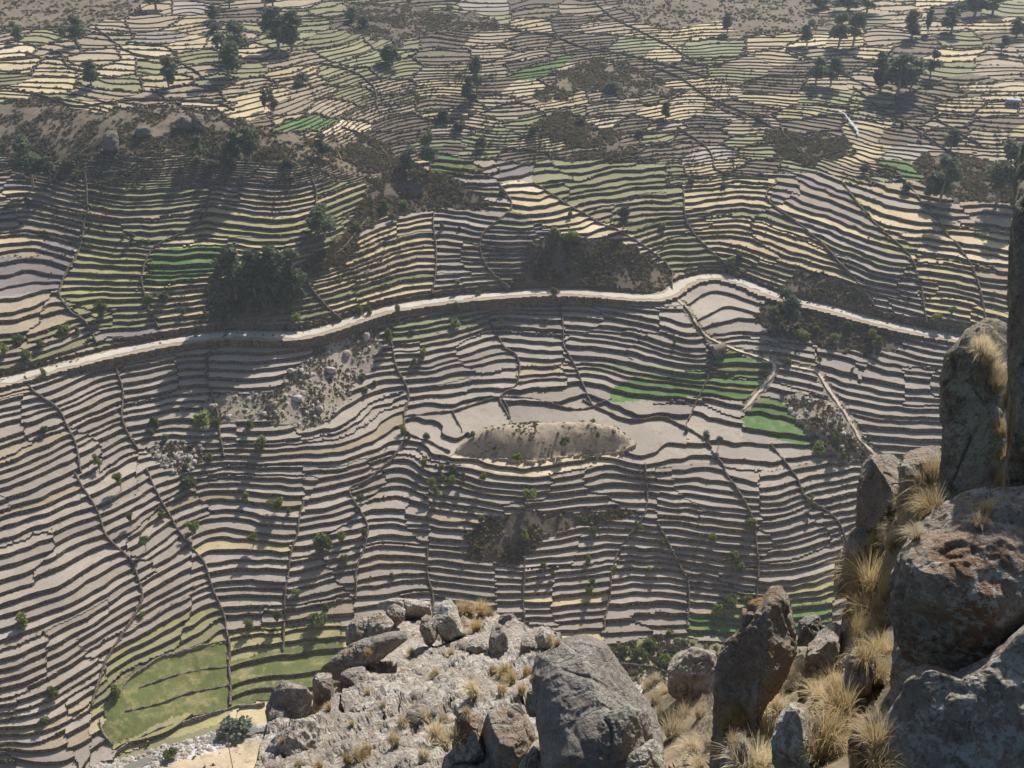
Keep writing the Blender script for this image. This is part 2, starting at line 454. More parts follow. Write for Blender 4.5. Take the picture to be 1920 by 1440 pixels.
# land cover read off the photograph: name, label, surface, terraced, outline (photo pixels)
G = 'green_crop'
COVER = [
    # unterraced ground: pieces of the setting
    ('river_bank', 'sandy near bank of the river with worn footpath', 'sandy', 0, [(-240, 1800), (-240, 1700), (0, 1560), (200, 1490), (300, 1440), (380, 1415), (470, 1390), (560, 1375), (1000, 1325), (1300, 1305), (1700, 1310), (2160, 1340), (2160, 1800)]),
    ('river_bed', 'pale stony river bed at the foot of the terraces', 'river_gravel', 0, [(-240, 1640), (0, 1520), (100, 1470), (200, 1428), (330, 1392), (430, 1365), (560, 1345), (1000, 1290), (1300, 1270), (1700, 1275), (2160, 1310), (2160, 1340), (1700, 1310), (1300, 1305), (1000, 1325), (560, 1375), (470, 1390), (380, 1415), (300, 1440), (200, 1490), (0, 1560), (-240, 1700)]),
    ('river_thicket', 'dark bushy bank between lowest terraces and river', 'olive', 0, [(1130, 1218), (1200, 1195), (1330, 1205), (1420, 1215), (1700, 1225), (1700, 1275), (1300, 1270), (1130, 1280)]),
    ('knoll', 'bare sandy knoll ringed by fields in the amphitheatre', 'knoll_earth', 0, [(846, 854), (862, 835), (905, 810), (1000, 800), (1100, 800), (1165, 812), (1192, 838), (1165, 852), (1100, 856), (1040, 864), (1000, 872), (930, 865), (880, 860)]),
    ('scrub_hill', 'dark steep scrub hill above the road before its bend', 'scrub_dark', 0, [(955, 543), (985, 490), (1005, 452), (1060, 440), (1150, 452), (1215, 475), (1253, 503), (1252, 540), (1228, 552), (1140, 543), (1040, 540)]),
    ('scrub_slope', 'dark scrub slope below the two trees on the spur', 'scrub_dark', 0, [(560, 505), (600, 470), (640, 440), (668, 395), (690, 345), (720, 322), (800, 318), (850, 335), (895, 365), (935, 392), (860, 398), (760, 402), (700, 415), (675, 450), (640, 500), (590, 520)]),
    ('scrub_ridge', 'brown scrub ridge with rock faces above left terraces', 'scrub_earth', 0, [(-240, 190), (0, 185), (80, 190), (160, 205), (240, 205), (330, 198), (420, 215), (500, 240), (570, 258), (640, 270), (700, 300), (700, 335), (640, 325), (560, 302), (470, 305), (400, 300), (330, 288), (250, 285), (190, 298), (130, 302), (60, 290), (0, 285), (-240, 290)]),
    ('scree_slope', 'pale rocky scree gully under the road', 'scree', 0, [(560, 690), (600, 652), (650, 628), (690, 608), (708, 612), (712, 650), (690, 690), (665, 735), (640, 768), (600, 800), (560, 805), (500, 785), (440, 792), (385, 795), (375, 765), (400, 742), (480, 735), (525, 718)]),
    ('stony_hillock', 'small stony scrub hillock among left terraces', 'scrub_earth', 0, [(288, 872), (284, 845), (305, 828), (370, 832), (388, 850), (372, 872), (335, 884)]),
    ('scrub_bank', 'brown scrub bank below the knoll terraces', 'scrub_dark', 0, [(868, 1050), (880, 995), (915, 968), (1000, 958), (1130, 957), (1215, 962), (1120, 985), (1010, 1008), (985, 1045), (930, 1054)]),
    ('grey_hillock', 'long grey scrub hillock beside the green terraces', 'scree', 0, [(1462, 748), (1500, 740), (1550, 765), (1592, 800), (1628, 850), (1615, 868), (1570, 857), (1535, 838), (1520, 815), (1490, 785)]),
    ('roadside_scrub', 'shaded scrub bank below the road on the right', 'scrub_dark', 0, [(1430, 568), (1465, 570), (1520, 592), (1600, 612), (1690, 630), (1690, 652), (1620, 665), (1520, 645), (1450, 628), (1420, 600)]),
    ('cut_bank', 'bare cut bank above the road on the right', 'scrub_earth', 0, [(1470, 545), (1500, 512), (1560, 520), (1615, 548), (1650, 590), (1560, 570)]),
    ('grove_floor', 'shaded ground under the eucalyptus grove', 'scrub_dark', 0, [(390, 595), (395, 540), (430, 510), (560, 515), (580, 545), (540, 580), (450, 600)]),  # tree shade of the grove put into the dark soil colour
    ('upper_scrub', 'scrub covered hillside along the far left', 'scrub_earth', 0, [(-240, -60), (270, -60), (260, 30), (180, 45), (60, 50), (-240, 62)]),
    ('upper_scrub', 'dark scrub slope high up in the middle', 'scrub_dark', 0, [(640, 0), (760, 10), (900, 25), (960, 50), (820, 62), (740, 80), (660, 60)]),
    ('upper_scrub', 'brown bare hillside at the far top right', 'scrub_earth', 0, [(1120, -60), (1480, -60), (1540, 10), (1560, 50), (1420, 66), (1300, 78), (1250, 60), (1180, 30)]),
    ('upper_scrub', 'grey brown hummock above the middle terraces', 'scrub_earth', 0, [(1000, 180), (1050, 130), (1120, 112), (1200, 130), (1280, 175), (1180, 182), (1090, 172), (1020, 192)]),
    ('upper_scrub', 'dark scrub hollow in the middle distance', 'scrub_dark', 0, [(1000, 232), (1060, 212), (1150, 250), (1190, 285), (1150, 305), (1060, 300), (1130, 275), (1030, 262)]),
    ('upper_scrub', 'dark scrub hollow left of the white cascade', 'scrub_dark', 0, [(1440, 255), (1520, 250), (1580, 265), (1600, 300), (1520, 305), (1450, 290)]),
    ('upper_scrub', 'dark wooded bank at right beside the tall trees', 'scrub_dark', 0, [(1690, 330), (1740, 290), (1860, 300), (1920, 330), (1900, 385), (1780, 375)]),
    ('upper_scrub', 'brown stubbly hill left of spur trees', 'scrub_earth', 0, [(645, 300), (660, 262), (700, 258), (740, 290), (760, 318), (700, 322)]),
    # planted or coloured terraces
    ('', '', G, 1, [(268, 542), (288, 468), (330, 462), (440, 458), (420, 500), (350, 530)]),
    ('', '', 'yellow_green', 1, [(110, 552), (150, 466), (288, 468), (268, 542), (230, 575), (180, 595)]),
    ('', '', 'yellow_green', 1, [(370, 445), (388, 402), (480, 405), (590, 412), (568, 440), (470, 446)]),
    ('', '', 'soil_dark', 1, [(75, 470), (90, 440), (150, 440), (155, 465), (120, 480)]),
    ('', '', 'soil_dark', 1, [(-60, 560), (-60, 488), (140, 480), (115, 545), (50, 552)]),
    ('', '', G, 1, [(1138, 756), (1156, 722), (1200, 706), (1300, 702), (1430, 716), (1412, 756), (1320, 746), (1215, 749)]),
    ('', '', G, 1, [(1328, 682), (1340, 662), (1385, 658), (1450, 682), (1428, 712), (1360, 706)]),
    ('', '', G, 1, [(1390, 806), (1400, 765), (1425, 745), (1462, 748), (1490, 785), (1522, 830), (1495, 838), (1440, 818)]),
    ('', '', 'pale_green', 1, [(1092, 690), (1150, 684), (1330, 684), (1330, 694), (1110, 700)]),
    ('meadow', 'smooth green meadow at the foot of the left terraces', 'meadow', 0, [(190, 1385), (200, 1310), (250, 1250), (340, 1225), (425, 1205), (432, 1330), (330, 1345), (250, 1380), (215, 1398)]),
    ('', '', 'meadow', 1, [(432, 1330), (428, 1240), (530, 1215), (640, 1195), (660, 1260), (620, 1290), (500, 1310)]),
    ('', '', 'yellow_green', 1, [(432, 1240), (425, 1190), (640, 1165), (640, 1195), (530, 1215)]),
    ('', '', 'yellow_green', 1, [(215, 1398), (250, 1380), (330, 1345), (432, 1330), (430, 1352), (300, 1385), (220, 1415)]),
    ('', '', 'pale_green', 1, [(735, 612), (800, 590), (880, 576), (912, 606), (820, 628), (738, 650)]),
    ('', '', G, 1, [(1285, 1195), (1290, 1160), (1400, 1140), (1560, 1130), (1560, 1170), (1450, 1190)]),
    ('', '', 'yellow_green', 1, [(1290, 1160), (1400, 1115), (1570, 1085), (1560, 1130), (1400, 1140)]),
    ('', '', G, 1, [(505, 245), (545, 225), (600, 215), (640, 228), (600, 246), (540, 250)]),
    ('', '', G, 1, [(945, 148), (960, 135), (1010, 118), (1080, 98), (1060, 120), (1010, 150)]),
    ('', '', G, 1, [(1640, 298), (1700, 300), (1745, 345), (1690, 338)]),
    ('', '', 'yellow_green', 1, [(1620, 448), (1700, 452), (1740, 480), (1650, 470)]),
    ('', '', 'pale_green', 1, [(1280, 110), (1290, 70), (1400, 76), (1400, 104), (1340, 112)]),
    ('', '', G, 1, [(805, 318), (820, 288), (880, 300), (905, 318), (850, 330)]),
    ('', '', 'straw', 1, [(960, 392), (935, 345), (980, 340), (1040, 368), (1100, 405), (1080, 425), (1010, 425)]),
    ('', '', 'straw_pale', 1, [(1010, 428), (1080, 425), (1100, 405), (1170, 432), (1225, 470), (1255, 503), (1215, 475), (1150, 452), (1060, 440)]),
    ('', '', 'straw', 1, [(1680, 440), (1780, 425), (1900, 440), (1900, 510), (1800, 490), (1740, 480)]),
    ('', '', 'straw_pale', 1, [(840, 856), (880, 860), (930, 865), (1000, 872), (1040, 864), (1100, 856), (1168, 852), (1165, 868), (1060, 886), (1000, 896), (920, 886), (845, 866)]),
    ('', '', 'soil_grey', 1, [(945, 748), (1010, 752), (1085, 772), (1085, 800), (1000, 800), (957, 802)]),
    ('', '', 'soil_grey', 1, [(856, 776), (940, 750), (955, 800), (905, 810), (868, 825)]),
    ('', '', 'straw', 1, [(1210, 62), (1340, 40), (1390, 60), (1300, 78)]),
    ('', '', 'straw_pale', 1, [(1790, 160), (1920, 150), (1930, 175), (1820, 172)]),
    ('', '', 'straw_pale', 1, [(1660, 118), (1700, 108), (1740, 140), (1690, 145)]),
    ('', '', 'straw_pale', 1, [(200, 212), (330, 190), (440, 195), (420, 212), (330, 196), (240, 205)]),
]
# walls and gullies running downslope that break the terraces into bays, by band
DIV = {
    0: [('beside the weedy gully on the left slope', [(140, 890), (175, 950), (200, 1010), (245, 1055), (265, 1120), (235, 1185), (200, 1240), (170, 1330)]),
        ('as a long dark line down to the green meadow', [(275, 880), (305, 950), (345, 1010), (385, 1060), (400, 1110), (428, 1190), (432, 1330)]),
        ('right of the straw coloured terrace strip', [(570, 940), (560, 985), (545, 1040), (535, 1130), (533, 1230)]),
        ('slanting down left from the plain beside the knoll', [(766, 815), (735, 860), (690, 900), (655, 925), (690, 990), (672, 1060), (665, 1130)]),
        ('short, above the foreground outcrop', [(805, 1030), (800, 1075), (812, 1120), (800, 1180)]),
        ('below the brown scrub bank', [(985, 1045), (983, 1090), (983, 1160), (980, 1230)]),
        ('below the right end of the knoll', [(1208, 872), (1213, 955), (1165, 1030), (1148, 1090), (1130, 1185)]),
        ('between the lowest terraces behind the big boulder', [(1232, 985), (1270, 1050), (1290, 1100), (1292, 1180)]),
        ('right of the knoll fields', [(1335, 848), (1380, 915), (1408, 965), (1420, 1040), (1415, 1150)]),
        ('running down to the rocks on the right', [(1445, 836), (1490, 890), (1512, 935), (1572, 985), (1600, 1100)])],
    1: [('down from the road at far left', [(45, 708), (65, 735), (110, 770), (140, 830), (150, 890)]),
        ('on the left slope above the weedy gully', [(212, 668), (218, 695), (230, 735), (232, 790), (260, 850)]),
        ('left of the scree gully', [(424, 630), (390, 665), (388, 710), (402, 750), (420, 860)]),
        ('right of the scree gully', [(728, 595), (735, 650), (745, 690), (766, 735), (760, 770), (757, 815)]),
        ('zigzagging from the road to the plain', [(885, 560), (918, 606), (944, 650), (970, 672), (970, 720), (940, 748), (955, 790)]),
        ('straight down from the dark hill', [(1042, 548), (1054, 600), (1058, 645), (1078, 690), (1110, 760)]),
        ('above the stone hut', [(1283, 575), (1312, 620), (1332, 655), (1330, 700), (1290, 790)]),
        ('along the green terraces', [(1456, 684), (1425, 742), (1392, 775), (1390, 815)]),
        ('beside the dusty footpath', [(1525, 645), (1533, 697), (1560, 752), (1598, 795), (1650, 850)])],
    2: [('left of the yellow green terraces', [(163, 330), (163, 405), (150, 466), (112, 552), (165, 612), (182, 648)]),
        ('left of the bright green terraces', [(402, 318), (392, 370), (368, 425), (288, 468), (268, 542), (300, 620)]),
        ('through the eucalyptus grove', [(585, 330), (592, 400), (560, 470), (440, 520), (420, 580), (424, 626)]),
        ('above the road by the grove', [(690, 410), (640, 470), (575, 520), (610, 570), (640, 600)]),
        ('on the round slope above the road', [(812, 400), (816, 445), (818, 490), (812, 555)]),
        ('at the left edge of the dark hill', [(935, 345), (960, 392), (905, 440), (908, 495), (960, 545)]),
        ('down the spine of the dark hill', [(1000, 345), (1110, 412), (1180, 445), (1230, 480), (1258, 510), (1262, 545)]),
        ('behind the road bend', [(1280, 355), (1290, 420), (1330, 470), (1390, 520)]),
        ('above the cut bank', [(1455, 340), (1440, 375), (1520, 440), (1580, 500), (1640, 575)]),
        ('through the grey terraces above the road', [(1580, 345), (1640, 420), (1712, 495), (1738, 610)]),
        ('near the rock pillar above the road', [(1700, 345), (1760, 420), (1825, 510), (1852, 620)])],
}
PALETTE = {0: ['soil_grey'] * 15 + ['soil_warm'] * 4 + ['straw'],
           1: ['soil_grey'] * 14 + ['soil_warm'] * 5 + ['olive'],
           2: ['soil_grey'] * 4 + ['soil_warm'] * 11 + ['straw'] * 2 + ['olive'] * 5 + ['soil_dark'] * 2,
           3: ['straw'] * 5 + ['straw_pale'] * 1 + ['olive'] * 7 + ['soil_warm'] * 9 + ['soil_grey'] * 1 + ['pale_green'] * 1 + ['scrub_earth'] * 10 + ['scrub_dark'] * 3}

# ------------------------------------------------------------------ grid, zones
STEP = 4.0
gu = np.arange(-240, 2161, STEP); gv = np.concatenate([np.arange(-60, 340, 2.5), np.arange(340, 1561, STEP)])
U, Vv = np.meshgrid(gu, gv)
NV_, NU_ = U.shape
jit = rng.uniform(-1.15, 1.15, (2, NV_, NU_))
jit[1, gv < 345] *= 0.55
jit[:, 0] = 0; jit[:, -1] = 0; jit[:, :, 0] = 0; jit[:, :, -1] = 0
U = U + jit[0]; Vv = Vv + jit[1]
TG = T_at(U, Vv)
cu = (U[:-1, :-1] + U[1:, 1:]) / 2; cv = (Vv[:-1, :-1] + Vv[1:, 1:]) / 2
ct = (TG[:-1, :-1] + TG[1:, 1:]) / 2
cx, cy = unproj(cu, cv, ct * S)

zone = np.full(cu.shape, -1, int)
ZONES = {}                       # id -> dict(kind, mat, phase, terraced, region)
band = np.where(ct < 22.0, 0, np.where(ct < 39, 1, 2))
dmax = 335 + 18 * vnoise(cu / 90, cu / 300) - 40 * ((cu > 700) & (cu < 1250))
band = np.where((cv < dmax) & (band == 2), 3, band)
zr = np.random.default_rng(11)
for b in (0, 1, 2):
    idx = np.zeros(cu.shape, int)
    for _, L in DIV[b]:
        L = np.array(L, float)
        ui = np.interp(cv, L[:, 1], L[:, 0]) + 3 * vnoise(cv / 14, L[0, 0] + 0 * cv)
        idx += (cu > ui)
    for k in range(len(DIV[b]) + 1):
        zid = 100 * b + k
        zone[(band == b) & (idx == k)] = zid
        ZONES[zid] = dict(mat=None, band=b, phase=zr.random(), terr=True)
# patchwork of far fields
m3 = band == 3
seeds = []
for v0 in np.arange(-60, 350, 27):
    for u0 in np.arange(-240, 2180, 88):
        seeds.append((u0 + zr.uniform(-38, 38), v0 + zr.uniform(-11, 11)))
seeds = np.array(seeds)
wu = cu[m3] + 14 * vnoise(cu[m3] / 60, cv[m3] / 25, 5.5) + 0.9 * cv[m3]
wv = cv[m3] + 4 * vnoise(cu[m3] / 50, cv[m3] / 30, 8.5)
best = np.full(wu.shape, 1e9); bi = np.zeros(wu.shape, int)
for i, (a, b_) in enumerate(seeds):
    d = ((wu - a - 0.9 * b_) / 80) ** 2 + ((wv - b_) / 27) ** 2
    w = d < best
    best[w] = d[w]; bi[w] = i
zone[m3] = 1000 + bi
for i in range(len(seeds)):
    ZONES[1000 + i] = dict(mat=None, band=3, phase=[0.1, 0.1, 0.1, 0.5, 0.3][zr.integers(5)], terr=True)
for i, (nm, lab, mat, terr, poly) in enumerate(COVER):
    am = 1.0 if terr or nm in ('knoll', 'river_bed', 'river_bank', 'meadow') else 2.6
    wu2 = cu + am * (5 * vnoise(cu / 22, cv / 16, 2.2) + 3 * vnoise(cu / 8, cv / 6, 4.2)); wv2 = cv + am * (3 * vnoise(cu / 22, cv / 16, 9.2) + 2 * vnoise(cu / 8, cv / 6, 6.2))
    ins = in_poly(wu2, wv2, poly)
    if not terr and mat != 'river_gravel':
        pass
    if not ins.any():
        continue
    zid = 5000 + i
    bz = int(np.median(band[ins]))
    zone[ins] = zid
    ZONES[zid] = dict(mat=mat, band=bz, phase=zr.random(), terr=bool(terr), name=nm, label=lab)
ROADW = to_world(spline(ROAD, 10)); ROADW[:, 2] = 39 * S
PATHW = [to_world(spline(p, 10)) for p in (PATH_A, PATH_B)]
near = (np.abs(ct - 39) < 6)
dr = np.full(cu.shape, 1e9)
dr[near] = line_dist(cx[near], cy[near], ROADW[::3])
dr_ok = dr < 3.7
zone[dr_ok] = 4000
ZONES[4000] = dict(mat='soil_warm', band=1, phase=0.5, terr=False, name='roadside', label='dusty verge along both sides of the road')
for k, W in enumerate(PATHW):
    near = (cu > 1230) & (cu < 1720) & (cv > 530) & (cv < 900)
    dp = np.full(cu.shape, 1e9)
    dp[near] = line_dist(cx[near], cy[near], W[::3])
    zone[(dp < 1.6) & (zone != 4000)] = 4001 + k
    ZONES[4001 + k] = dict(mat='soil_warm', band=1, phase=0.5, terr=False, name='path_verge', label=('grassy verge of the track past the green terraces', 'grassy verge of the footpath down the right side')[k])
PHASE = np.zeros(8000); TERR = np.zeros(8000, bool)
for z_, d in ZONES.items():
    PHASE[z_] = d['phase']; TERR[z_] = d['terr']
# smaller bays inside each bay, where single walls stop short or start again
brow = np.floor(ct / 5.5 + 0.9 * vnoise(cu / 260, cv / 260, 3.7)).astype(int)
boff = (brow * 7919) % 101 / 101.0
bcol = np.floor(cu / 150 + boff * 2 + 0.5 * vnoise(cu / 80, cv / 60, 6.1)).astype(int)
bh = ((brow * 374761 + bcol * 668265 + zone * 97) % 1009) / 1009.0
DEL = np.where(bh < 0.16, -0.42, np.where(bh > 0.84, 0.42, np.where((bh > 0.4) & (bh < 0.5), 0.18, 0.0)))
DEL[(band == 3) | ~TERR[zone] | (np.abs(ct - 39) < 1.5) | ((ct > 22.0) & (ct < 25))] = 0
for i_, c_ in enumerate(COVER):                 # planted terraces go on at the level of their neighbours
    z_ = 5000 + i_
    if z_ in ZONES and ZONES[z_]['terr']:
        um, vm = np.mean(c_[4], 0)
        if ZONES[z_]['band'] < 3:
            b__ = ZONES[z_]['band']
            k__ = sum(um > np.interp(vm, [q[1] for q in L], [q[0] for q in L]) for _, L in DIV[b__])
            PHASE[z_] = ZONES[z_]['phase'] = ZONES[100 * b__ + k__]['phase']
        else:
            PHASE[z_] = ZONES[z_]['phase'] = 0.1
    DEL[zone == z_] = 0
KFAC = np.array([2.0 if ZONES.get(z, {}).get('band', 0) == 3 else 1.0 for z in range(8000)])


KI = np.arange(-20, 280)
KNOTS = {}
kr = np.random.default_rng(51)
for z_, d_ in ZONES.items():                    # where the walls of each bay stand, in terrace counts
    if not d_['terr']:
        continue
    if KFAC[z_] > 1.5:
        KNOTS[z_] = KI / 2.0 + PHASE[z_] * 0.5 + kr.uniform(-0.13, 0.13, len(KI))
    else:
        g = np.random.default_rng(int(PHASE[z_] * 1e6))
        w = np.clip((np.minimum(np.abs(KI - 22.0), np.abs(KI - 39)) - 1.2) / 3, 0, 1)
        KNOTS[z_] = KI - 0.5 + w * (PHASE[z_] - 0.5 + g.uniform(-0.34, 0.34, len(KI)))


def shift(t, zid, dl):
    """terrace count -> level coordinate of a bay"""
    t, zid, dl = np.broadcast_arrays(np.asarray(t, float), np.asarray(zid), np.asarray(dl, float))
    out = np.zeros(t.shape)
    tf, zf_, of = (t + dl).ravel(), zid.ravel(), out.ravel()
    o = np.argsort(zf_, kind='stable')
    cz_ = np.r_[0, np.flatnonzero(np.diff(zf_[o])) + 1, len(o)]
    for a_, b2 in zip(cz_[:-1], cz_[1:]):
        of[o[a_:b2]] = np.interp(tf[o[a_:b2]], KNOTS[int(zf_[o[a_]])], KI)
    return of.reshape(t.shape)


def level_T(l, zid, dl):
    return np.interp(np.asarray(l, float) + 0.5, KI, KNOTS[int(zid)]) - dl


BID = np.where(DEL == 0, 0, np.where(DEL < 0, 1, np.where(DEL > 0.3, 2, 3)))

KN = np.array([(1010, 846)], float)
kx, ky = unproj(KN[:, 0], KN[:, 1], 22.2 * S)


KP = np.array([c for c in COVER if c[0] == 'knoll'][0][4], float)
KP = np.vstack([KP, KP[:1]])
KNW = np.stack(unproj(KP[:, 0], KP[:, 1], tps_eval(TPS, KP[:, 0], KP[:, 1]) * S), 1)


def extra_z(x, y, zid):
    """relief of the unterraced ground, in metres"""
    e = 0.55 * fbm(x / 7, y / 7, 2.5, 3) + 0.22 * fbm(x / 1.9, y / 1.9, 6.5, 2)
    z = np.where(np.isin(zid, (4000, 4001, 4002)), 0.05 * e, e)
    kno = 5000 + [i for i, c in enumerate(COVER) if c[0] == 'knoll'][0]
    dome = np.zeros_like(x)
    on = np.asarray(zid) == kno
    if on.any():
        dk = line_dist(x[on], y[on], KNW)
        dome[on] = 1 - np.exp(-(dk / 4.6) ** 1.3)
    z = np.where(zid == kno, e * (0.15 + 0.7 * dome) + 6.4 * dome, z)
    gh = 5000 + [i for i, c in enumerate(COVER) if c[0] == 'grey_hillock'][0]
    gx, gy = unproj(np.array([1545.]), np.array([805.]), 24.5 * S)
    ax = (x - gx[0]) * 0.88 - (y - gy[0]) * 0.47; ay = (x - gx[0]) * 0.47 + (y - gy[0]) * 0.88
    z = np.where(zid == gh, e + 3.0 * np.exp(-((ax / 9) ** 2 + (ay / 16) ** 2)), z)
    md = 5000 + [i for i, c in enumerate(COVER) if c[0] == 'meadow'][0]
    z = np.where(zid == md, 0.45 * e, z)
    rv = 5000 + 1
    z = np.where(zid == rv, 0.5 * e - 0.2, z)
    return z


def ground(u, v):
    """world point of the real, stepped ground under a photo position"""
    u = float(u); v = float(v)
    t = float(T_at(np.array([u]), np.array([v]))[0])
    x, y = unproj(u, v, t * S)
    j = int(np.clip((u + 240) / STEP, 0, NU_ - 2)); i = int(np.clip(np.searchsorted(gv, v) - 1, 0, NV_ - 2))
    zid = zone[i, j]
    if TERR[zid]:
        tp = float(shift(t, zid, DEL[i, j]))
        z = S * float(level_T(math.floor(tp), zid, DEL[i, j]))
    elif zid == 4000:
        z = 39 * S
    else:
        z = S * t + float(extra_z(np.array([x]), np.array([y]), np.array([zid]))[0])
    return Vector((x, y, z))


# ------------------------------------------------------------------ cut the slope into terraces
vi = np.arange(NV_ * NU_).reshape(NV_, NU_)
A = vi[:-1, :-1].ravel(); B = vi[:-1, 1:].ravel(); C_ = vi[1:, 1:].ravel(); D = vi[1:, :-1].ravel()
zf = zone.ravel()
tri = np.concatenate([np.stack([A, D, C_], 1), np.stack([A, C_, B], 1)])
tz = np.concatenate([zf, zf])
td = np.concatenate([DEL.ravel(), DEL.ravel()])
Uf, Vf, Tf = U.ravel(), Vv.ravel(), TG.ravel()

tt = TERR[tz]
cur = np.stack([Uf[tri[tt]], Vf[tri[tt]], shift(Tf[tri[tt]], tz[tt][:, None], td[tt][:, None]), Tf[tri[tt]]], 2)   # n,3,(u,v,level,T)
cz = tz[tt]; cd = td[tt]
outP, outL, outZ, outD = [], [], [], []
for it in range(40):
    if not len(cur):
        break
    o = np.argsort(cur[:, :, 2], axis=1)
    cur = np.take_along_axis(cur, o[:, :, None], 1)
    lo = cur[:, 0, 2]; hi = cur[:, 2, 2]; mid = cur[:, 1, 2]
    L = np.floor(lo + 1e-7) + 1
    cross = hi > L + 1e-6
    outP.append(cur[~cross]); outL.append(L[~cross] - 1); outZ.append(cz[~cross]); outD.append(cd[~cross])
    c = cur[cross]; L = L[cross]; zz = cz[cross]; dd = cd[cross]; mid = mid[cross]
    def ip(a, b):
        t = (L - c[:, a, 2]) / np.maximum(c[:, b, 2] - c[:, a, 2], 1e-12)
        p = c[:, a] + (c[:, b] - c[:, a]) * t[:, None]
        p[:, 2] = L
        return p
    p02 = ip(0, 2)
    one = mid > L
    p01 = ip(0, 1); p12 = ip(1, 2)
    lowA = np.stack([c[:, 0], p01, p02], 1)[one]
    upA1 = np.stack([p01, c[:, 1], c[:, 2]], 1)[one]; upA2 = np.stack([p01, c[:, 2], p02], 1)[one]
    two = ~one
    lowB1 = np.stack([c[:, 0], c[:, 1], p12], 1)[two]; lowB2 = np.stack([c[:, 0], p12, p02], 1)[two]
    upB = np.stack([p02, p12, c[:, 2]], 1)[two]
    for q, w in ((lowA, one), (lowB1, two), (lowB2, two)):
        outP.append(q); outL.append(L[w] - 1); outZ.append(zz[w]); outD.append(dd[w])
    cur = np.concatenate([upA1, upA2, upB]); cz = np.concatenate([zz[one], zz[one], zz[two]]); cd = np.concatenate([dd[one], dd[one], dd[two]])
TP = np.concatenate(outP); TL = np.concatenate(outL).astype(int); TZ = np.concatenate(outZ); TD = np.concatenate(outD)
# drop slivers without area
ar = np.abs((TP[:, 1, 0] - TP[:, 0, 0]) * (TP[:, 2, 1] - TP[:, 0, 1]) - (TP[:, 2, 0] - TP[:, 0, 0]) * (TP[:, 1, 1] - TP[:, 0, 1]))
k = ar > 1e-3
TP, TL, TZ, TD = TP[k], TL[k], TZ[k], TD[k]


def boundary_edges(Fc):
    e = np.concatenate([Fc[:, [0, 1]], Fc[:, [1, 2]], Fc[:, [2, 0]]])
    key = np.sort(e, 1)
    n = key.max() + 1
    kk = key[:, 0].astype(np.int64) * n + key[:, 1]
    u_, ix, ct_ = np.unique(kk, return_index=True, return_counts=True)
    return e[ix[ct_ == 1]]


def up_facing(V, Fc):
    n = np.cross(V[Fc[:, 1]] - V[Fc[:, 0]], V[Fc[:, 2]] - V[Fc[:, 0]])
    f = n[:, 2] < 0
    Fc = Fc.copy()
    Fc[f] = Fc[f][:, ::-1]
    return Fc


def wall_from(V, E, depth, rough):
    """a rough stone face hanging down from the edges E"""
    used, inv = np.unique(E, return_inverse=True)
    inv = inv.reshape(E.shape)
    T = V[used]
    n = len(T)
    r = np.random.default_rng(int(abs(T[0].sum() * 100)) % 99991)
    rows = [T]
    for q in (0.33, 0.66, 1.0):
        W = T.copy()
        W[:, 2] -= depth * q
        W[:, 0] += r.normal(0, rough, n); W[:, 1] += r.normal(0, rough, n) - 0.12 * q
        rows.append(W)
    WV = np.concatenate(rows)
    FQ = np.concatenate([np.stack([inv[:, 0] + n * a, inv[:, 1] + n * a, inv[:, 1] + n * (a + 1), inv[:, 0] + n * (a + 1)], 1) for a in range(3)])
    return WV, FQ


# one key per piece: (zone, level) in the near bands, (zone) for the far fields
far_zone = np.array([ZONES.get(z, {}).get('band', 0) == 3 for z in range(8000)])
key = TZ.astype(np.int64) * 1000 + np.where(far_zone[TZ], 0, TL)
order = np.argsort(key, kind='stable')
TP, TL, TZ, TD, key = TP[order], TL[order], TZ[order], TD[order], key[order]
cuts = np.r_[0, np.flatnonzero(np.diff(key)) + 1, len(key)]
REGION = {}
for b, (nm, lab) in enumerate([('lower_terraced_slope', 'grey ploughed terraces stepping down from the knoll to the river'),
                               ('amphitheatre_terraces', 'curved terraces between the dusty road and the knoll'),
                               ('upper_terraced_slope', 'narrow terraces climbing above the dusty road'),
                               ('upper_fields', 'patchwork of straw and green fields across the far plain')]):
    REGION[b] = obj(nm, None, None, lab, 'terraces', kind='structure')
WALL_TOPS = []                   # for the weeds that grow on the walls
pr = np.random.default_rng(21)
rest = {b: [] for b in range(4)}


def build_piece(P, Lv, Dl, zid):
    d = ZONES[zid]
    q = np.round(P.reshape(-1, 4)[:, :2] * 40).astype(np.int64)
    lv = np.repeat(Lv, 3); dl = np.repeat(Dl, 3)
    kk = ((q[:, 0] + 200000) * 4000000 + (q[:, 1] + 200000) * 8 + (lv % 8)) * 4 + np.round((dl + 0.42) * 2.5).astype(np.int64)
    _, ix, inv = np.unique(kk, return_index=True, return_inverse=True)
    p = P.reshape(-1, 4)[ix]; l = lv[ix]; kf = KFAC[zid]
    x, y = unproj(p[:, 0], p[:, 1], S * p[:, 3])
    zm = level_T(l, zid, dl[ix])
    z = S * (zm + 0.1 * (p[:, 3] - zm)) + 0.09 * vnoise(x / 2.2, y / 2.2, 4.4)
    V = np.stack([x, y, z], 1)
    Fc = inv.reshape(-1, 3)
    Fc = Fc[(Fc[:, 0] != Fc[:, 1]) & (Fc[:, 1] != Fc[:, 2]) & (Fc[:, 0] != Fc[:, 2])]
    if not len(Fc):
        return None
    Fc = up_facing(V, Fc)
    E = boundary_edges(Fc)
    top = (np.abs(p[E, 2] - l[E] - 1) < 2e-4).all(1)          # uphill edge: the next wall stands there
    E = E[~top]
    return V, Fc, E, p


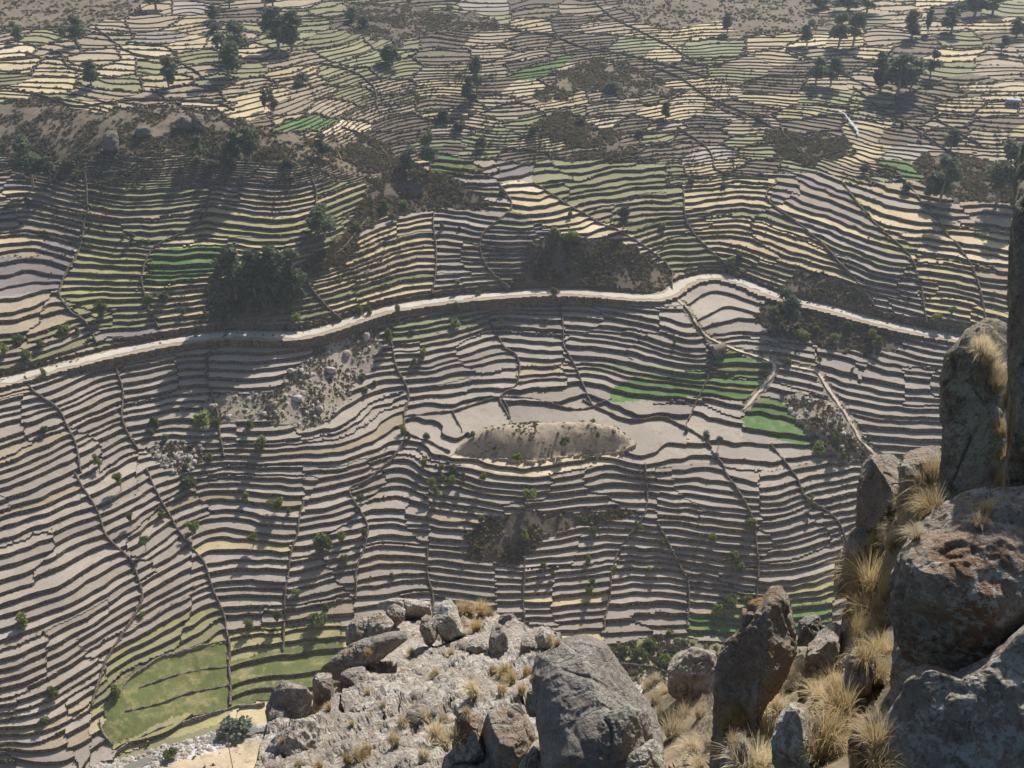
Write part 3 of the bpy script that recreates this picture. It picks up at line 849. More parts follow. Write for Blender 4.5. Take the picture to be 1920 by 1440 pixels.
for a, b_ in zip(cuts[:-1], cuts[1:]):
    zid = int(TZ[a]); d = ZONES[zid]
    res = build_piece(TP[a:b_], TL[a:b_], TD[a:b_], zid)
    if res is None:
        continue
    V, Fc, E, p = res
    seen = (p[:, 0] > -60).any() and (p[:, 0] < 1980).any() and (p[:, 1] > -20).any() and (p[:, 1] < 1445).any()
    if 'main' not in d:
        d['main'] = PALETTE[d['band']][pr.integers(len(PALETTE[d['band']]))]
        if d['band'] < 2: d['main'] = 'soil_grey'
    mat = d['mat'] or (d['main'] if pr.random() < 0.72 else PALETTE[d['band']][pr.integers(len(PALETTE[d['band']]))])
    if d['band'] == 2 and d['mat'] is None:
        um = p[:, 0].mean(); vm = p[:, 1].mean()
        if 1250 < um and vm < 440 and pr.random() < 0.25: mat = 'straw'
    if d['band'] == 3 and d['mat'] is None:
        um = p[:, 0].mean(); vm = p[:, 1].mean()
        if um < 760 and 80 < vm < 230:
            mat = ['straw', 'straw_pale', 'straw', 'pale_green', 'soil_warm', 'olive', 'olive', 'soil_warm'][pr.integers(8)]
        elif 640 < um < 820 and 110 < vm < 240 and pr.random() < 0.5:
            mat = 'straw'
    if d['band'] == 0 and d['mat'] is None and p[:, 1].mean() > 1170 and 230 < p[:, 0].mean() < 700:
        mat = ['yellow_green', 'straw', 'olive', 'soil_warm'][pr.integers(4)]
    if d['band'] < 2 and d['mat'] is None and 690 < p[:, 0].mean() < 1480 and 700 < p[:, 1].mean() < 900:
        mat = 'soil_grey'
    if d['mat'] == 'straw' and pr.random() < 0.35: mat = 'straw_pale'
    if d['mat'] == 'green_crop' and pr.random() < 0.2: mat = 'meadow'
    if (not seen) or len(Fc) < 14:
        rest[d['band']].append((V, Fc, E, mat))
        continue
    far = d['band'] == 3
    t = obj('field' if far else 'terrace', mk_mesh('terrace', V, Fc, [MATS[mat]]), REGION[d['band']])
    if len(E):
        WV, FQ = wall_from(V, E, 2.2 * S / KFAC[zid], 0.10)
        wm = 'wall_stone_mossy' if (mat in ('olive', 'yellow_green', 'green_crop', 'meadow', 'pale_green') or pr.random() < 0.2) else 'wall_stone'
        obj('retaining_wall', mk_mesh('retaining_wall', WV, FQ, [MATS[wm]]), t)
        WALL_TOPS.append(np.c_[V[E[:, 0]], V[E[:, 1]], np.full(len(E), d['band'])])
        if far:
            lev = np.abs(p[E, 2] - np.round(p[E, 2])).max(1) > 2e-4         # not a terrace edge: the border of the field
            EB = E[lev]
            if len(EB) and pr.random() < (0.6 if p[:, 0].mean() < 780 and p[:, 1].mean() < 235 else 0.3):
                a_, c_ = V[EB[:, 0]], V[EB[:, 1]]
                dv = (c_ - a_)[:, :2]; ln = np.linalg.norm(dv, axis=1)[:, None] + 1e-6
                nn = np.c_[-dv[:, 1:], dv[:, :1]] / ln * 0.38
                n3 = np.c_[nn, np.zeros(len(nn))]; hgt = pr.uniform(0.35, 0.9, len(EB))[:, None] * np.array([[0, 0, 1.0]])
                lo3 = np.array([[0, 0, 0.5]])
                BV = np.concatenate([a_ - n3 - lo3, c_ - n3 - lo3, c_ - n3 * .7 + hgt, a_ - n3 * .7 + hgt, a_ + n3 - lo3, c_ + n3 - lo3, c_ + n3 * .7 + hgt, a_ + n3 * .7 + hgt])
                q_ = np.arange(len(EB)); m_ = len(EB)
                BF = np.concatenate([np.stack([q_ + m_ * i for i in ids], 1) for ids in ((0, 1, 2, 3), (5, 4, 7, 6), (3, 2, 6, 7))])
                obj('field_wall', mk_mesh('field_wall', BV, BF, [MATS['wall_stone']]), t)
for b, L in rest.items():
    for nm, sel in (('terrace_remnants', 0), ('retaining_wall_remnants', 1)):
        Vs, Fs, Ms, off = [], [], [], 0
        names = sorted({m for *_, m in L}) if sel == 0 else ['wall_stone']
        for V, Fc, E, m in L:
            if sel == 0:
                a_, f_ = V, Fc
            else:
                if not len(E): continue
                a_, f_ = wall_from(V, E, 1.7 * S, 0.05)
            Vs.append(a_); Fs.append(f_ + off); off += len(a_)
            Ms.append(np.full(len(f_), names.index(m) if sel == 0 else 0))
        if Vs:
            obj(nm, mk_mesh(nm, np.concatenate(Vs), np.concatenate(Fs), [MATS[m] for m in names], np.concatenate(Ms)), REGION[b], kind='stuff')

# unterraced ground
st = tri[~tt]; sz = tz[~tt]
for zid in np.unique(sz):
    d = ZONES[int(zid)]
    f = st[sz == zid]
    used, inv = np.unique(f, return_inverse=True)
    inv = inv.reshape(f.shape)
    if zid == 4000:
        t = np.full(len(used), 39.0); x, y = unproj(Uf[used], Vf[used], Tf[used] * S)
    else:
        t = Tf[used]; x, y = unproj(Uf[used], Vf[used], t * S)
    V = np.stack([x, y, t * S + extra_z(x, y, np.full(len(used), zid))], 1)
    Fc = up_facing(V, inv)
    E = boundary_edges(Fc)
    n0 = len(V)
    WV, FQ = wall_from(V, E, 4.5, 0.1)
    FQ = FQ + n0
    TR = np.concatenate([Fc, FQ[:, [0, 1, 2]], FQ[:, [0, 2, 3]]])
    edge = 'wall_stone' if zid in (4000, 4001, 4002) or d['name'] == 'meadow' else d['mat']
    obj(d['name'], mk_mesh(d['name'], np.concatenate([V, WV]), TR, [MATS[d['mat']], MATS[edge]], np.r_[np.zeros(len(Fc)), np.ones(2 * len(FQ))], smooth=False), None, d['label'], 'ground', kind='structure')

# the land beyond the frame: rising hills behind, the cliff foot on this side
nb = 60
row = np.linspace(-240, 2160, nb)
t0 = T_at(row, np.full(nb, -60.0)); x0, y0 = unproj(row, np.full(nb, -60.0), t0 * S)
Vs = []
for i, q in enumerate(np.linspace(0, 1, 22)):
    k = 1 + 2.4 * q
    xx = x0 * k; yy = y0 * k
    zz = t0 * S - 0.4 + 80 * q ** 1.2 * (0.65 + 0.25 * fbm(xx / 400, yy / 400, 1.1, 3)) + (6 * fbm(xx / 60, yy / 60, 2.1, 3)) * min(1, q * 6)
    Vs.append(np.stack([xx, yy, np.minimum(zz, CZ - 4)], 1))
V = np.concatenate(Vs)
ii = np.arange(22 * nb).reshape(22, nb)
Fq = np.stack([ii[:-1, :-1].ravel(), ii[:-1, 1:].ravel(), ii[1:, 1:].ravel(), ii[1:, :-1].ravel()], 1)
obj('far_hills', mk_mesh('far_hills', V, Fq, [MATS['scrub_earth']], smooth=True), None, 'scrub hills rising beyond the last fields', 'hills', kind='structure')

# ------------------------------------------------------------------ road, footpaths, river water
def ribbon(name, W, half, mat, label, lift, jag=0.25, seed=1):
    r = np.random.default_rng(seed)
    W = resample(W, 1.6)
    for _ in range(4):
        W[1:-1] = (W[:-2] + 2 * W[1:-1] + W[2:]) / 4
    d = np.gradient(W[:, :2], axis=0); d /= np.linalg.norm(d, axis=1)[:, None] + 1e-9
    nrm = np.stack([-d[:, 1], d[:, 0]], 1)
    cols = []
    for s in (-1, -0.5, 0, 0.5, 1):
        w = half * s * (1 + 0.22 * vnoise(np.arange(len(W)) / 9.0, np.full(len(W), seed + s))) + (r.normal(0, jag, len(W)) if abs(s) == 1 else 0)
        p = W.copy(); p[:, :2] += nrm * np.reshape(w, (-1, 1)) if np.ndim(w) else nrm * w
        p[:, 2] += lift + 0.05 * (1 - s * s)
        cols.append(p)
    V = np.stack(cols, 1).reshape(-1, 3)
    ii = np.arange(len(V)).reshape(-1, 5)
    Fq = np.stack([ii[:-1, :-1].ravel(), ii[:-1, 1:].ravel(), ii[1:, 1:].ravel(), ii[1:, :-1].ravel()], 1)
    return obj(name, mk_mesh(name, V, Fq, [MATS[mat]], smooth=True), None, label, 'road' if name == 'road' else 'path' if 'path' in name else 'water', kind='structure')


ribbon('road', ROADW, 1.75, 'road_dust', 'pale dusty unpaved road curving across the terraced slope', 0.10, 0.4)
for W, lab in zip(PATHW, ('beaten earth track dropping from the road past green terraces', 'narrow pale footpath winding down the right side of the bowl')):
    W = W.copy(); W[:, 2] += 0.12
    ribbon('footpath', W, 0.5, 'path_dust', lab, 0.1, 0.2, 3)
m, nt, b = nodemat('water', 0.3)
b.inputs['Base Color'].default_value = (0.16, 0.15, 0.12, 1)
b.inputs['Specular IOR Level'].default_value = 0.5
bump(nt, b, noise(nt, pos(nt), 1.5, 3), 0.3, 0.1)
m, nt, b = nodemat('white_water', 0.85)
wcol = ramp(nt, noise(nt, pos(nt), 1.2, 3), [(0.4, (0.22, 0.23, 0.22)), (0.6, (0.50, 0.52, 0.53))])
nt.links.new(wcol, b.inputs['Base Color'])
RIV = [(-200, 1670), (0, 1538), (120, 1476), (210, 1452), (300, 1418), (400, 1385), (560, 1362), (1000, 1308), (1300, 1287), (1700, 1293), (2160, 1325)]
RW = to_world(spline(RIV, 10)); RW[:, 2] = 0.10
ribbon('river', RW, 1.0, 'water', 'shallow river threading the stony bed', 0.35, 0.5, 5)
CASC = [(1566, 210), (1580, 215), (1588, 225), (1597, 236), (1605, 246), (1608, 258)]
CW = to_world(spline(CASC, 8)); CW[:, 2] += 1.1
ribbon('cascade', CW, 0.6, 'white_water', 'white cascade of an irrigation channel in the right distance', 0.1, 0.25, 6)

# ------------------------------------------------------------------ dry stone walls running downslope
def stone_wall(px, label, half=0.27, high=0.12, seed=0, mat='wall_stone'):
    r = np.random.default_rng(seed)
    W = resample(to_world(spline(px, 8)), 1.1)
    n = len(W)
    d = np.gradient(W[:, :2], axis=0); d /= np.linalg.norm(d, axis=1)[:, None] + 1e-9
    nr = np.stack([-d[:, 1], d[:, 0]], 1)
    W[:, :2] += nr * (0.6 * vnoise(np.arange(n) / 5.0, np.full(n, seed + 0.5)))[:, None]
    up = 0.52 * S + high + r.uniform(-0.25, 0.25, n)
    prof = [(-1.15, -1.6, 0), (-1.0, 0.0, 0.5), (-0.8, 0, 1), (0.8, 0, 1), (1.0, 0.0, 0.5), (1.15, -1.6, 0)]
    rows = []
    for s, base, q in prof:
        p = W.copy()
        p[:, :2] += nr * (half * s + r.normal(0, 0.05, n))[:, None]
        p[:, 2] += base + up * q
        rows.append(p)
    V = np.stack(rows, 1).reshape(-1, 3)
    ii = np.arange(len(V)).reshape(n, 6)
    Fq = np.stack([ii[:-1, :-1].ravel(), ii[:-1, 1:].ravel(), ii[1:, 1:].ravel(), ii[1:, :-1].ravel()], 1)
    obj('stone_wall', mk_mesh('stone_wall', V, Fq, [MATS[mat]]), None, label, 'stone wall', 'dry stone walls running down between the terraces')


sidx = 0
for b_, L in DIV.items():
    for phrase, px in L:
        sidx += 1
        if phrase in ('beside the dusty footpath', 'along the green terraces'):
            continue
        stone_wall(px, 'dry stone wall ' + phrase, seed=sidx)
for phrase, px in (('bordering the meadow along the river', [(212, 1415), (250, 1392), (300, 1368), (360, 1350), (432, 1332), (500, 1318)]),
                   ('along the upper edge of the green meadow', [(215, 1310), (255, 1262), (310, 1232), (380, 1212), (428, 1205)]),
                   ('at the lower left corner of the meadow', [(186, 1352), (192, 1378), (212, 1400)]),
                   ('low down beside the river thicket', [(1140, 1246), (1180, 1250), (1225, 1252), (1250, 1268)]),
                   ('behind the pale plain above the knoll', [(757, 782), (850, 772), (935, 748), (1000, 750), (1085, 770), (1150, 748)]),
                   ('splitting the plain left of the knoll', [(850, 772), (858, 790), (866, 815)]),
                   ('between the two fields behind the knoll', [(940, 745), (952, 765), (955, 785)]),
                   ('curving round the right side of the knoll plain', [(1092, 752), (1130, 772), (1190, 790), (1245, 786), (1300, 812), (1336, 842)]),
                   ('along the upper rim of the left plain', [(757, 812), (800, 830), (846, 850)]),
                   ('tumbled and low, across the top of the green meadow', [(262, 1292), (310, 1272), (370, 1258), (425, 1250)]),
                   ('tumbled and low, across the middle of the green meadow', [(236, 1335), (300, 1318), (350, 1300), (428, 1286)]),
                   ('far off, down the brown hillside at the top', [(1115, 5), (1150, 35), (1200, 60), (1260, 90), (1300, 115)]),
                   ('far off, slanting below the green strip', [(1000, 62), (1040, 70), (1100, 92), (1180, 105), (1290, 135), (1330, 150)]),
                   ('far off, along the right edge of the hummock', [(1225, 125), (1280, 150), (1330, 185), (1420, 225), (1470, 255), (1500, 290)]),
                   ('far off, down to the fields behind the bend', [(1270, 240), (1330, 285), (1348, 322), (1440, 340)]),
                   ('far off, right of the white cascade', [(1600, 165), (1650, 205), (1720, 248), (1800, 298), (1850, 322)]),
                   ('far off, down the right hand fields', [(1480, 95), (1560, 130), (1640, 170), (1700, 190), (1780, 240), (1840, 275)]),
                   ('far off, across the fields at top left', [(180, 52), (220, 85), (260, 105), (330, 115), (380, 145)]),
                   ('far off, round the green field at far left', [(-20, 118), (60, 110), (112, 100), (130, 128), (190, 140)]),
                   ('far off, through the pale fields left of centre', [(600, 120), (660, 135), (700, 165), (708, 205)]),
                   ('far off, along the top of the rock faced ridge', [(60, 175), (140, 200), (200, 195), (270, 188), (400, 195), (440, 208)]),
                   ('far off, over the brown stubbly hill', [(640, 240), (690, 258), (720, 285), (735, 318)])):
    sidx += 1
    stone_wall(px, 'dry stone wall ' + phrase, 0.2, -0.45 if 'tumbled' in phrase else 0.0 if 'meadow' in phrase else 0.2, sidx, 'wall_stone_mossy' if 'tumbled' in phrase else 'wall_pale' if 'meadow' in phrase else 'wall_stone')


# ------------------------------------------------------------------ leaves, bushes, trees
def leaf_quads(c, rad, size, r, flat=0.8):
    """one leaf clump quad per row: centres c, spread rad, edge size"""
    n = len(c)
    a = r.normal(0, 1, (n, 3)); a /= np.linalg.norm(a, axis=1)[:, None]
    b = r.normal(0, 1, (n, 3)); b -= a * (a * b).sum(1)[:, None]; b /= np.linalg.norm(b, axis=1)[:, None] + 1e-9
    s = np.reshape(size, (-1, 1)) * r.uniform(0.7, 1.3, (n, 1))
    V = np.stack([c - a * s - b * s * 0.6, c + a * s * 0.8 - b * s * 0.7, c + a * s + b * s * 0.6, c - a * s * 0.7 + b * s * 0.75], 1).reshape(-1, 3)
    return V, np.arange(4 * n).reshape(-1, 4)


def blob_points(r, blobs, n):
    w = np.array([b[3] * b[4] * b[5] for b in blobs]) ** 0.7
    k = r.choice(len(blobs), n, p=w / w.sum())
    B = np.array(blobs)[k]
    d = r.normal(0, 1, (n, 3)); d /= np.linalg.norm(d, axis=1)[:, None]
    rad = r.random(n) ** 0.42
    return B[:, :3] + d * B[:, 3:] * rad[:, None]


def tube(P, Rr, k=6):
    P = np.array(P, float); V = []
    for i, p in enumerate(P):
        for j in range(k):
            a = 2 * math.pi * j / k
            V.append((p[0] + Rr[i] * math.cos(a), p[1] + Rr[i] * math.sin(a), p[2]))
    Fq = []
    for i in range(len(P) - 1):
        for j in range(k):
            Fq.append((i * k + j, i * k + (j + 1) % k, (i + 1) * k + (j + 1) % k, (i + 1) * k + j))
    return np.array(V), np.array(Fq)


def join(parts):
    V, Fq, off = [], [], 0
    for v, f in parts:
        V.append(v); Fq.append(f + off); off += len(v)
    return np.concatenate(V), np.concatenate(Fq)


EUC, SMALL, BUSH = [], [], []
for s in range(5):                                     # tall eucalyptus, unit height
    r = np.random.default_rng(100 + s)
    top = [(0, 0, -0.05), (r.uniform(-.03, .03), 0, 0.3), (r.uniform(-.05, .05), r.uniform(-.03, .03), 0.65), (r.uniform(-.06, .06), 0, 0.95)]
    tubes = [tube(top, [.026, .02, .013, .004])]
    blobs = []
    for i in range(9):
        z = r.uniform(0.26, 0.9); w = 0.19 * (1 - abs(z - 0.5) * 0.9) * r.uniform(0.7, 1.2)
        a = r.uniform(0, 6.28); q = w * r.uniform(0.3, 1.0)
        c = (q * math.cos(a), q * math.sin(a), z)
        blobs.append((*c, w * 0.8, w * 0.8, w * r.uniform(0.6, 0.95)))
        tubes.append(tube([(0, 0, z - 0.16), (c[0] * .6, c[1] * .6, z - 0.05), c], [.009, .006, .002], 4))
    blobs.append((top[-1][0], top[-1][1], 0.9, 0.09, 0.09, 0.1))
    c = blob_points(r, blobs, 1250)
    EUC.append((mk_mesh('trunk', *join(tubes), [MATS['bark']], smooth=True), mk_mesh('crown', *leaf_quads(c, 0, np.full(len(c), 0.027), r), [MATS['leaf_eucalyptus']])))
for s in range(4):                                     # small round tree with a visible stem
    r = np.random.default_rng(200 + s)
    tubes = [tube([(0, 0, -0.05), (0.02, 0, 0.25), (r.uniform(-.06, .06), 0, 0.5), (0, 0, 0.8)], [.03, .025, .018, .004])]
    blobs = []
    for i in range(7):
        a = r.uniform(0, 6.28); q = r.uniform(0.05, 0.3); z = r.uniform(0.45, 0.82)
        c = (q * math.cos(a), q * math.sin(a), z)
        blobs.append((*c, .17, .17, .14)); tubes.append(tube([(0, 0, .25), (c[0] * .6, c[1] * .6, z - .12), c], [.013, .009, .003], 4))
    c = blob_points(r, blobs, 560)
    SMALL.append((mk_mesh('trunk', *join(tubes), [MATS['bark']], smooth=True), [mk_mesh('crown', *leaf_quads(c, 0, np.full(len(c), 0.044), r), [MATS[m]]) for m in ('leaf_bush', 'leaf_bright')]))
for s in range(6):                                     # bush, unit height and width
    r = np.random.default_rng(300 + s)
    tubes = []; blobs = []
    for i in range(7):
        a = r.uniform(0, 6.28); q = r.uniform(0.0, 0.34); z = r.uniform(0.22, 0.74) * (1 - q)
        c = (q * math.cos(a), q * math.sin(a), z)
        blobs.append((*c, .21, .21, .23)); tubes.append(tube([(0, 0, -.08), (c[0] * .5, c[1] * .5, z * .5), c], [.02, .014, .004], 4))
    c = blob_points(r, blobs, 520)
    lv, lf = leaf_quads(c, 0, np.full(len(c), 0.056), r)
    tv, tf = join(tubes)
    V = np.concatenate([lv, tv]); Fq = np.concatenate([lf, tf + len(lv)]); mi = np.r_[np.zeros(len(lf)), np.ones(len(tf))]
    BUSH.append({m: mk_mesh('bush', V, Fq, [MATS[m], MATS['bark']], mi) for m in ('leaf_bush', 'leaf_bright', 'leaf_scrub', 'leaf_grey', 'leaf_eucalyptus')})

PLANTS = []                                            # collected first so that labels can tell them apart


def plant(kind, u, v, w, h, tone=None):
    PLANTS.append(dict(kind=kind, u=u, v=v, w=w, h=h, tone=tone))


for a in [(33, 82, 20, 38), (145, 84, 28, 50), (118, 70, 14, 18), (172, 162, 34, 44), (318, 167, 32, 56), (428, 146, 46, 76), (446, 112, 42, 66), (522, 92, 50, 72), (548, 96, 48, 70), (398, 40, 26, 26), (400, 62, 26, 22),
          (292, 18, 36, 40), (430, 14, 24, 26), (512, 12, 34, 34), (497, 206, 14, 34), (512, 210, 16, 40), (62, 352, 44, 90), (375, 302, 28, 46), (440, 306, 36, 60), (470, 304, 36, 62), (606, 295, 24, 42), (608, 446, 46, 64),
          (443, 562, 54, 100), (478, 556, 48, 92), (516, 548, 52, 86), (552, 544, 44, 74), (418, 585, 36, 76), (894, 178, 26, 70), (878, 195, 22, 50), (735, 122, 44, 36), (770, 324, 34, 46), (806, 322, 30, 66), (1168, 432, 24, 44),
          (1248, 225, 20, 32), (1363, 62, 22, 34), (1513, 86, 24, 42), (1572, 88, 34, 58), (1600, 84, 34, 56), (1708, 74, 36, 50), (1739, 64, 14, 40), (1784, 62, 36, 52), (1590, 24, 50, 40), (1626, 22, 36, 40), (1535, 16, 40, 30), (1826, 32, 44, 40), (1860, 30, 44, 44),
          (1530, 158, 32, 48), (1558, 160, 30, 50), (1650, 172, 44, 68), (1682, 182, 50, 74), (1706, 172, 34, 58), (1744, 146, 26, 48), (1878, 98, 22, 30), (1905, 70, 30, 36), (1782, 284, 26, 40), (1762, 376, 46, 84), (1868, 384, 54, 112), (1898, 372, 40, 100), (1742, 372, 26, 50),
          (1444, 618, 26, 46), (1466, 612, 34, 74), (1482, 616, 26, 58), (95, 340, 34, 44), (660, 40, 26, 24), (680, 52, 20, 20)]:
    plant('euc', *a)
for a in [(820, 938, 18, 28), (832, 912, 14, 20), (990, 946, 32, 26), (1110, 1100, 16, 22), (1103, 1116, 18, 24), (676, 950, 18, 26), (228, 922, 22, 36), (246, 986, 14, 34), (187, 880, 20, 30), (1060, 852, 24, 28), (362, 1006, 30, 30), (475, 1026, 26, 30), (517, 960, 34, 32),
          (1346, 842, 18, 26), (1150, 1084, 13, 22), (905, 906, 18, 26), (1197, 1000, 17, 26), (275, 1034, 22, 28), (808, 918, 18, 22), (1036, 1082, 12, 18), (1517, 950, 11, 26)]:
    plant('small', *a)
for a in [(195, 594, 34, 32), (122, 628, 34, 22), (146, 628, 16, 18), (33, 642, 30, 22), (10, 666, 24, 22), (50, 670, 26, 24), (76, 652, 24, 18), (83, 706, 16, 16), (292, 800, 28, 24), (283, 816, 16, 18), (310, 824, 16, 16), (83, 812, 20, 18), (352, 918, 42, 26), (392, 864, 20, 20),
          (470, 804, 26, 20), (492, 842, 40, 30), (380, 792, 40, 30), (408, 800, 26, 22), (350, 880, 18, 14), (462, 940, 18, 18), (541, 964, 12, 14), (605, 1032, 44, 42), (641, 1016, 20, 22), (648, 1050, 20, 20), (305, 970, 22, 22), (46, 1172, 32, 32), (98, 1306, 32, 22), (217, 1304, 28, 30),
          (556, 1118, 20, 18), (592, 1172, 46, 30), (520, 1170, 24, 26), (466, 1180, 24, 24), (612, 1144, 18, 20), (84, 1356, 26, 22), (266, 1154, 16, 14), (318, 1424, 34, 26), (730, 648, 27, 34), (793, 670, 20, 22), (776, 684, 18, 16), (855, 582, 16, 20), (853, 614, 22, 20), (773, 624, 16, 14), (940, 614, 12, 14),
          (676, 586, 18, 22), (692, 588, 16, 18), (745, 592, 18, 16), (858, 536, 14, 12), (896, 548, 14, 12), (1037, 560, 22, 14), (755, 812, 18, 22), (766, 824, 16, 16), (800, 826, 17, 18), (795, 872, 16, 20), (826, 882, 16, 16), (850, 890, 20, 24), (846, 908, 22, 22), (869, 906, 18, 24), (830, 902, 14, 16),
          (970, 862, 22, 16), (888, 836, 15, 14), (1112, 800, 15, 16), (1046, 838, 8, 8), (1119, 836, 12, 12), (902, 980, 16, 16), (984, 1014, 22, 24), (1113, 996, 20, 18), (1240, 1026, 16, 18), (1103, 1050, 15, 18), (1020, 1070, 18, 14), (735, 1082, 16, 14), (1217, 1070, 15, 14), (681, 1006, 20, 20), (1404, 992, 34, 22), (1334, 1012, 22, 18),
          (1376, 1052, 38, 22), (1388, 1072, 28, 20), (1346, 1146, 26, 20), (1372, 1138, 36, 26), (1404, 1136, 26, 22), (1254, 1190, 22, 18), (1196, 1232, 40, 26), (1216, 1214, 32, 24), (1246, 1246, 30, 24), (1170, 1222, 26, 20), (1565, 842, 28, 26), (1538, 846, 36, 20), (1580, 864, 20, 14), (1286, 810, 14, 14),
          (1502, 638, 32, 24), (1561, 642, 22, 24), (1585, 622, 24, 22), (1634, 636, 22, 24), (1646, 652, 26, 26), (1530, 622, 16, 14), (1755, 600, 24, 18), (1783, 592, 18, 18), (1536, 684, 16, 14), (1597, 700, 10, 10), (1265, 645, 10, 10), (1477, 684, 24, 16), (555, 602, 26, 18), (345, 590, 14, 16), (310, 566, 30, 22), (280, 566, 24, 18),
          (248, 452, 16, 16), (230, 450, 12, 14), (280, 456, 10, 12), (736, 414, 18, 20), (828, 430, 14, 16), (670, 430, 22, 18), (862, 432, 12, 12), (1040, 448, 28, 26), (1072, 452, 34, 24), (940, 366, 16, 20), (1068, 410, 14, 16), (756, 390, 22, 18), (722, 392, 26, 22), (1242, 430, 26, 18), (1370, 498, 22, 20), (680, 712, 20, 16), (704, 722, 14, 12), (686, 736, 16, 12)]:
    plant('bush', *a, tone='leaf_bush')
for a in [(565, 156, 34, 22), (1146, 172, 36, 22), (560, 162, 22, 14), (452, 1372, 70, 40), (420, 1378, 34, 26), (1325, 822, 24, 14), (1495, 618, 14, 12)]:
    plant('bush', *a, tone='leaf_grey')
for a in [(52, 386, 22, 22), (130, 316, 30, 22), (395, 316, 34, 24), (425, 318, 30, 22), (540, 312, 30, 18), (1385, 490, 26, 18), (1200, 255, 24, 16), (1000, 252, 28, 18), (1360, 330, 20, 12), (905, 280, 34, 22), (860, 245, 40, 20), (830, 225, 40, 22), (800, 265, 30, 18), (1420, 230, 18, 14),
          (1090, 232, 26, 16), (1620, 325, 26, 16), (1700, 362, 28, 18), (1690, 240, 14, 12), (1355, 352, 18, 14), (1295, 345, 18, 14)]:
    plant('bush', *a, tone='leaf_scrub')

for a in [(430, 594, 38, 42), (465, 584, 38, 40), (500, 578, 38, 38), (535, 572, 36, 38), (562, 562, 30, 32), (408, 602, 30, 30), (450, 560, 34, 40), (515, 556, 34, 40)]:
    plant('bush', *a, tone='leaf_eucalyptus')
MARKS = [(1010, 838, 'the bare knoll'), (620, 720, 'the scree gully'), (320, 1300, 'the green meadow'), (1275, 545, 'the road bend'), (1100, 495, 'the dark scrub hill'), (480, 540, 'the eucalyptus grove'), (1330, 655, 'the stone hut'), (1540, 800, 'the grey hillock'),
         (330, 855, 'the stony hillock'), (1000, 1000, 'the brown scrub bank'), (350, 500, 'the bright green terraces'), (60, 660, 'the road at far left'), (700, 590, 'the road left of centre'), (1590, 595, 'the road on the right'), (300, 235, 'the rock faced ridge'), (560, 232, 'the oval green field'), (1600, 235, 'the white cascade'),
         (1690, 318, 'the small green plot at right'), (800, 360, 'the spur scrub slope'), (1000, 130, 'the green strip in the far middle'), (250, 120, 'the pale fields at upper left'), (1850, 165, 'the pale fields at far right'), (1350, 30, 'the bare brown hillside at top'), (800, 40, 'the dark scrub at top'), (100, 20, 'the scrub at far top left'),
         (1320, 1180, 'the lowest green strip'), (1200, 1240, 'the river thicket'), (540, 1000, 'the straw terrace strip'), (750, 1060, 'the terraces over the outcrop'), (80, 1000, 'the long left terraces'), (80, 1320, 'the lowest left terraces'), (1800, 20, 'the far top right corner'), (1400, 1020, 'the terraces beside the rocks'), (530, 40, 'the far top fields')]
byk = {}
for p_ in PLANTS:
    k_, (mu, mv, mn) = min(((abs(p_['u'] - m[0]) + 1.6 * abs(p_['v'] - m[1])), m) for m in MARKS)
    dx, dy = p_['u'] - mu, p_['v'] - mv
    rel = 'at' if abs(dx) < 25 and abs(dy) < 16 else ('right of' if dx > 0 else 'left of') if abs(dx) > 1.3 * abs(dy) else ('below' if dy > 0 else 'above')
    noun = {'euc': 'eucalyptus tree', 'small': 'small leafy tree', 'bush': {'leaf_bush': 'green bush', 'leaf_grey': 'grey green bush', 'leaf_scrub': 'dark scrub bush', 'leaf_eucalyptus': 'dense olive bush', None: 'bush'}[p_['tone']]}[p_['kind']]
    if p_['kind'] == 'euc':
        adj = 'tall dark' if p_['h'] > 60 else 'dark' if p_['h'] > 40 else 'small distant'
    else:
        adj = 'big' if p_['w'] > 30 else 'tiny' if p_['w'] < 15 else 'rounded'
    p_['base'] = f'{adj} {noun} {rel} {mn}'
    byk.setdefault(p_['base'], []).append(p_)
ORD = ['first', 'second', 'third', 'fourth', 'fifth', 'sixth', 'seventh', 'eighth', 'ninth', 'tenth']
for k_, L in byk.items():
    L.sort(key=lambda q: q['u'])
    for i, p_ in enumerate(L):
        p_['label'] = k_ if len(L) == 1 else f'{ORD[min(i, 9)]} from left, {k_}'
for i, p_ in enumerate(PLANTS):
    g = ground(p_['u'], min(p_['v'], 1500))
    depth = g.y * CP - (g.z - CZ) * SP
    mpp = depth / F
    w = p_['w'] * mpp; h = p_['h'] * mpp / CP * (0.95 if p_['kind'] == 'euc' else 1.05)
    rz = (i * 2.399) % 6.283
    if p_['kind'] == 'euc':
        e = obj('eucalyptus_tree', None, None, p_['label'], 'tree', 'trees scattered over the valley', loc=g)
        e.rotation_euler = (0, 0, rz); e.scale = (w / 0.40, w / 0.40, h)
        tr, cr = EUC[i % 5]
        obj('trunk', tr, e); obj('crown', cr, e)
    elif p_['kind'] == 'small':
        e = obj('small_tree', None, None, p_['label'], 'tree', 'small trees on the terraces', loc=g)
        e.rotation_euler = (0, 0, rz); e.scale = (w / 0.75, w / 0.75, h)
        tr, cr = SMALL[i % 4]
        obj('trunk', tr, e); obj('crown', cr[i % 2], e)
    else:
        tone = p_['tone']
        if tone == 'leaf_bush' and i % 3 == 0: tone = 'leaf_bright'
        e = obj('bush', BUSH[i % 6][tone], None, p_['label'], 'bush', 'bushes growing on the terrace walls', loc=g)
        e.rotation_euler = (0, 0, rz); e.scale = (w, w, h)

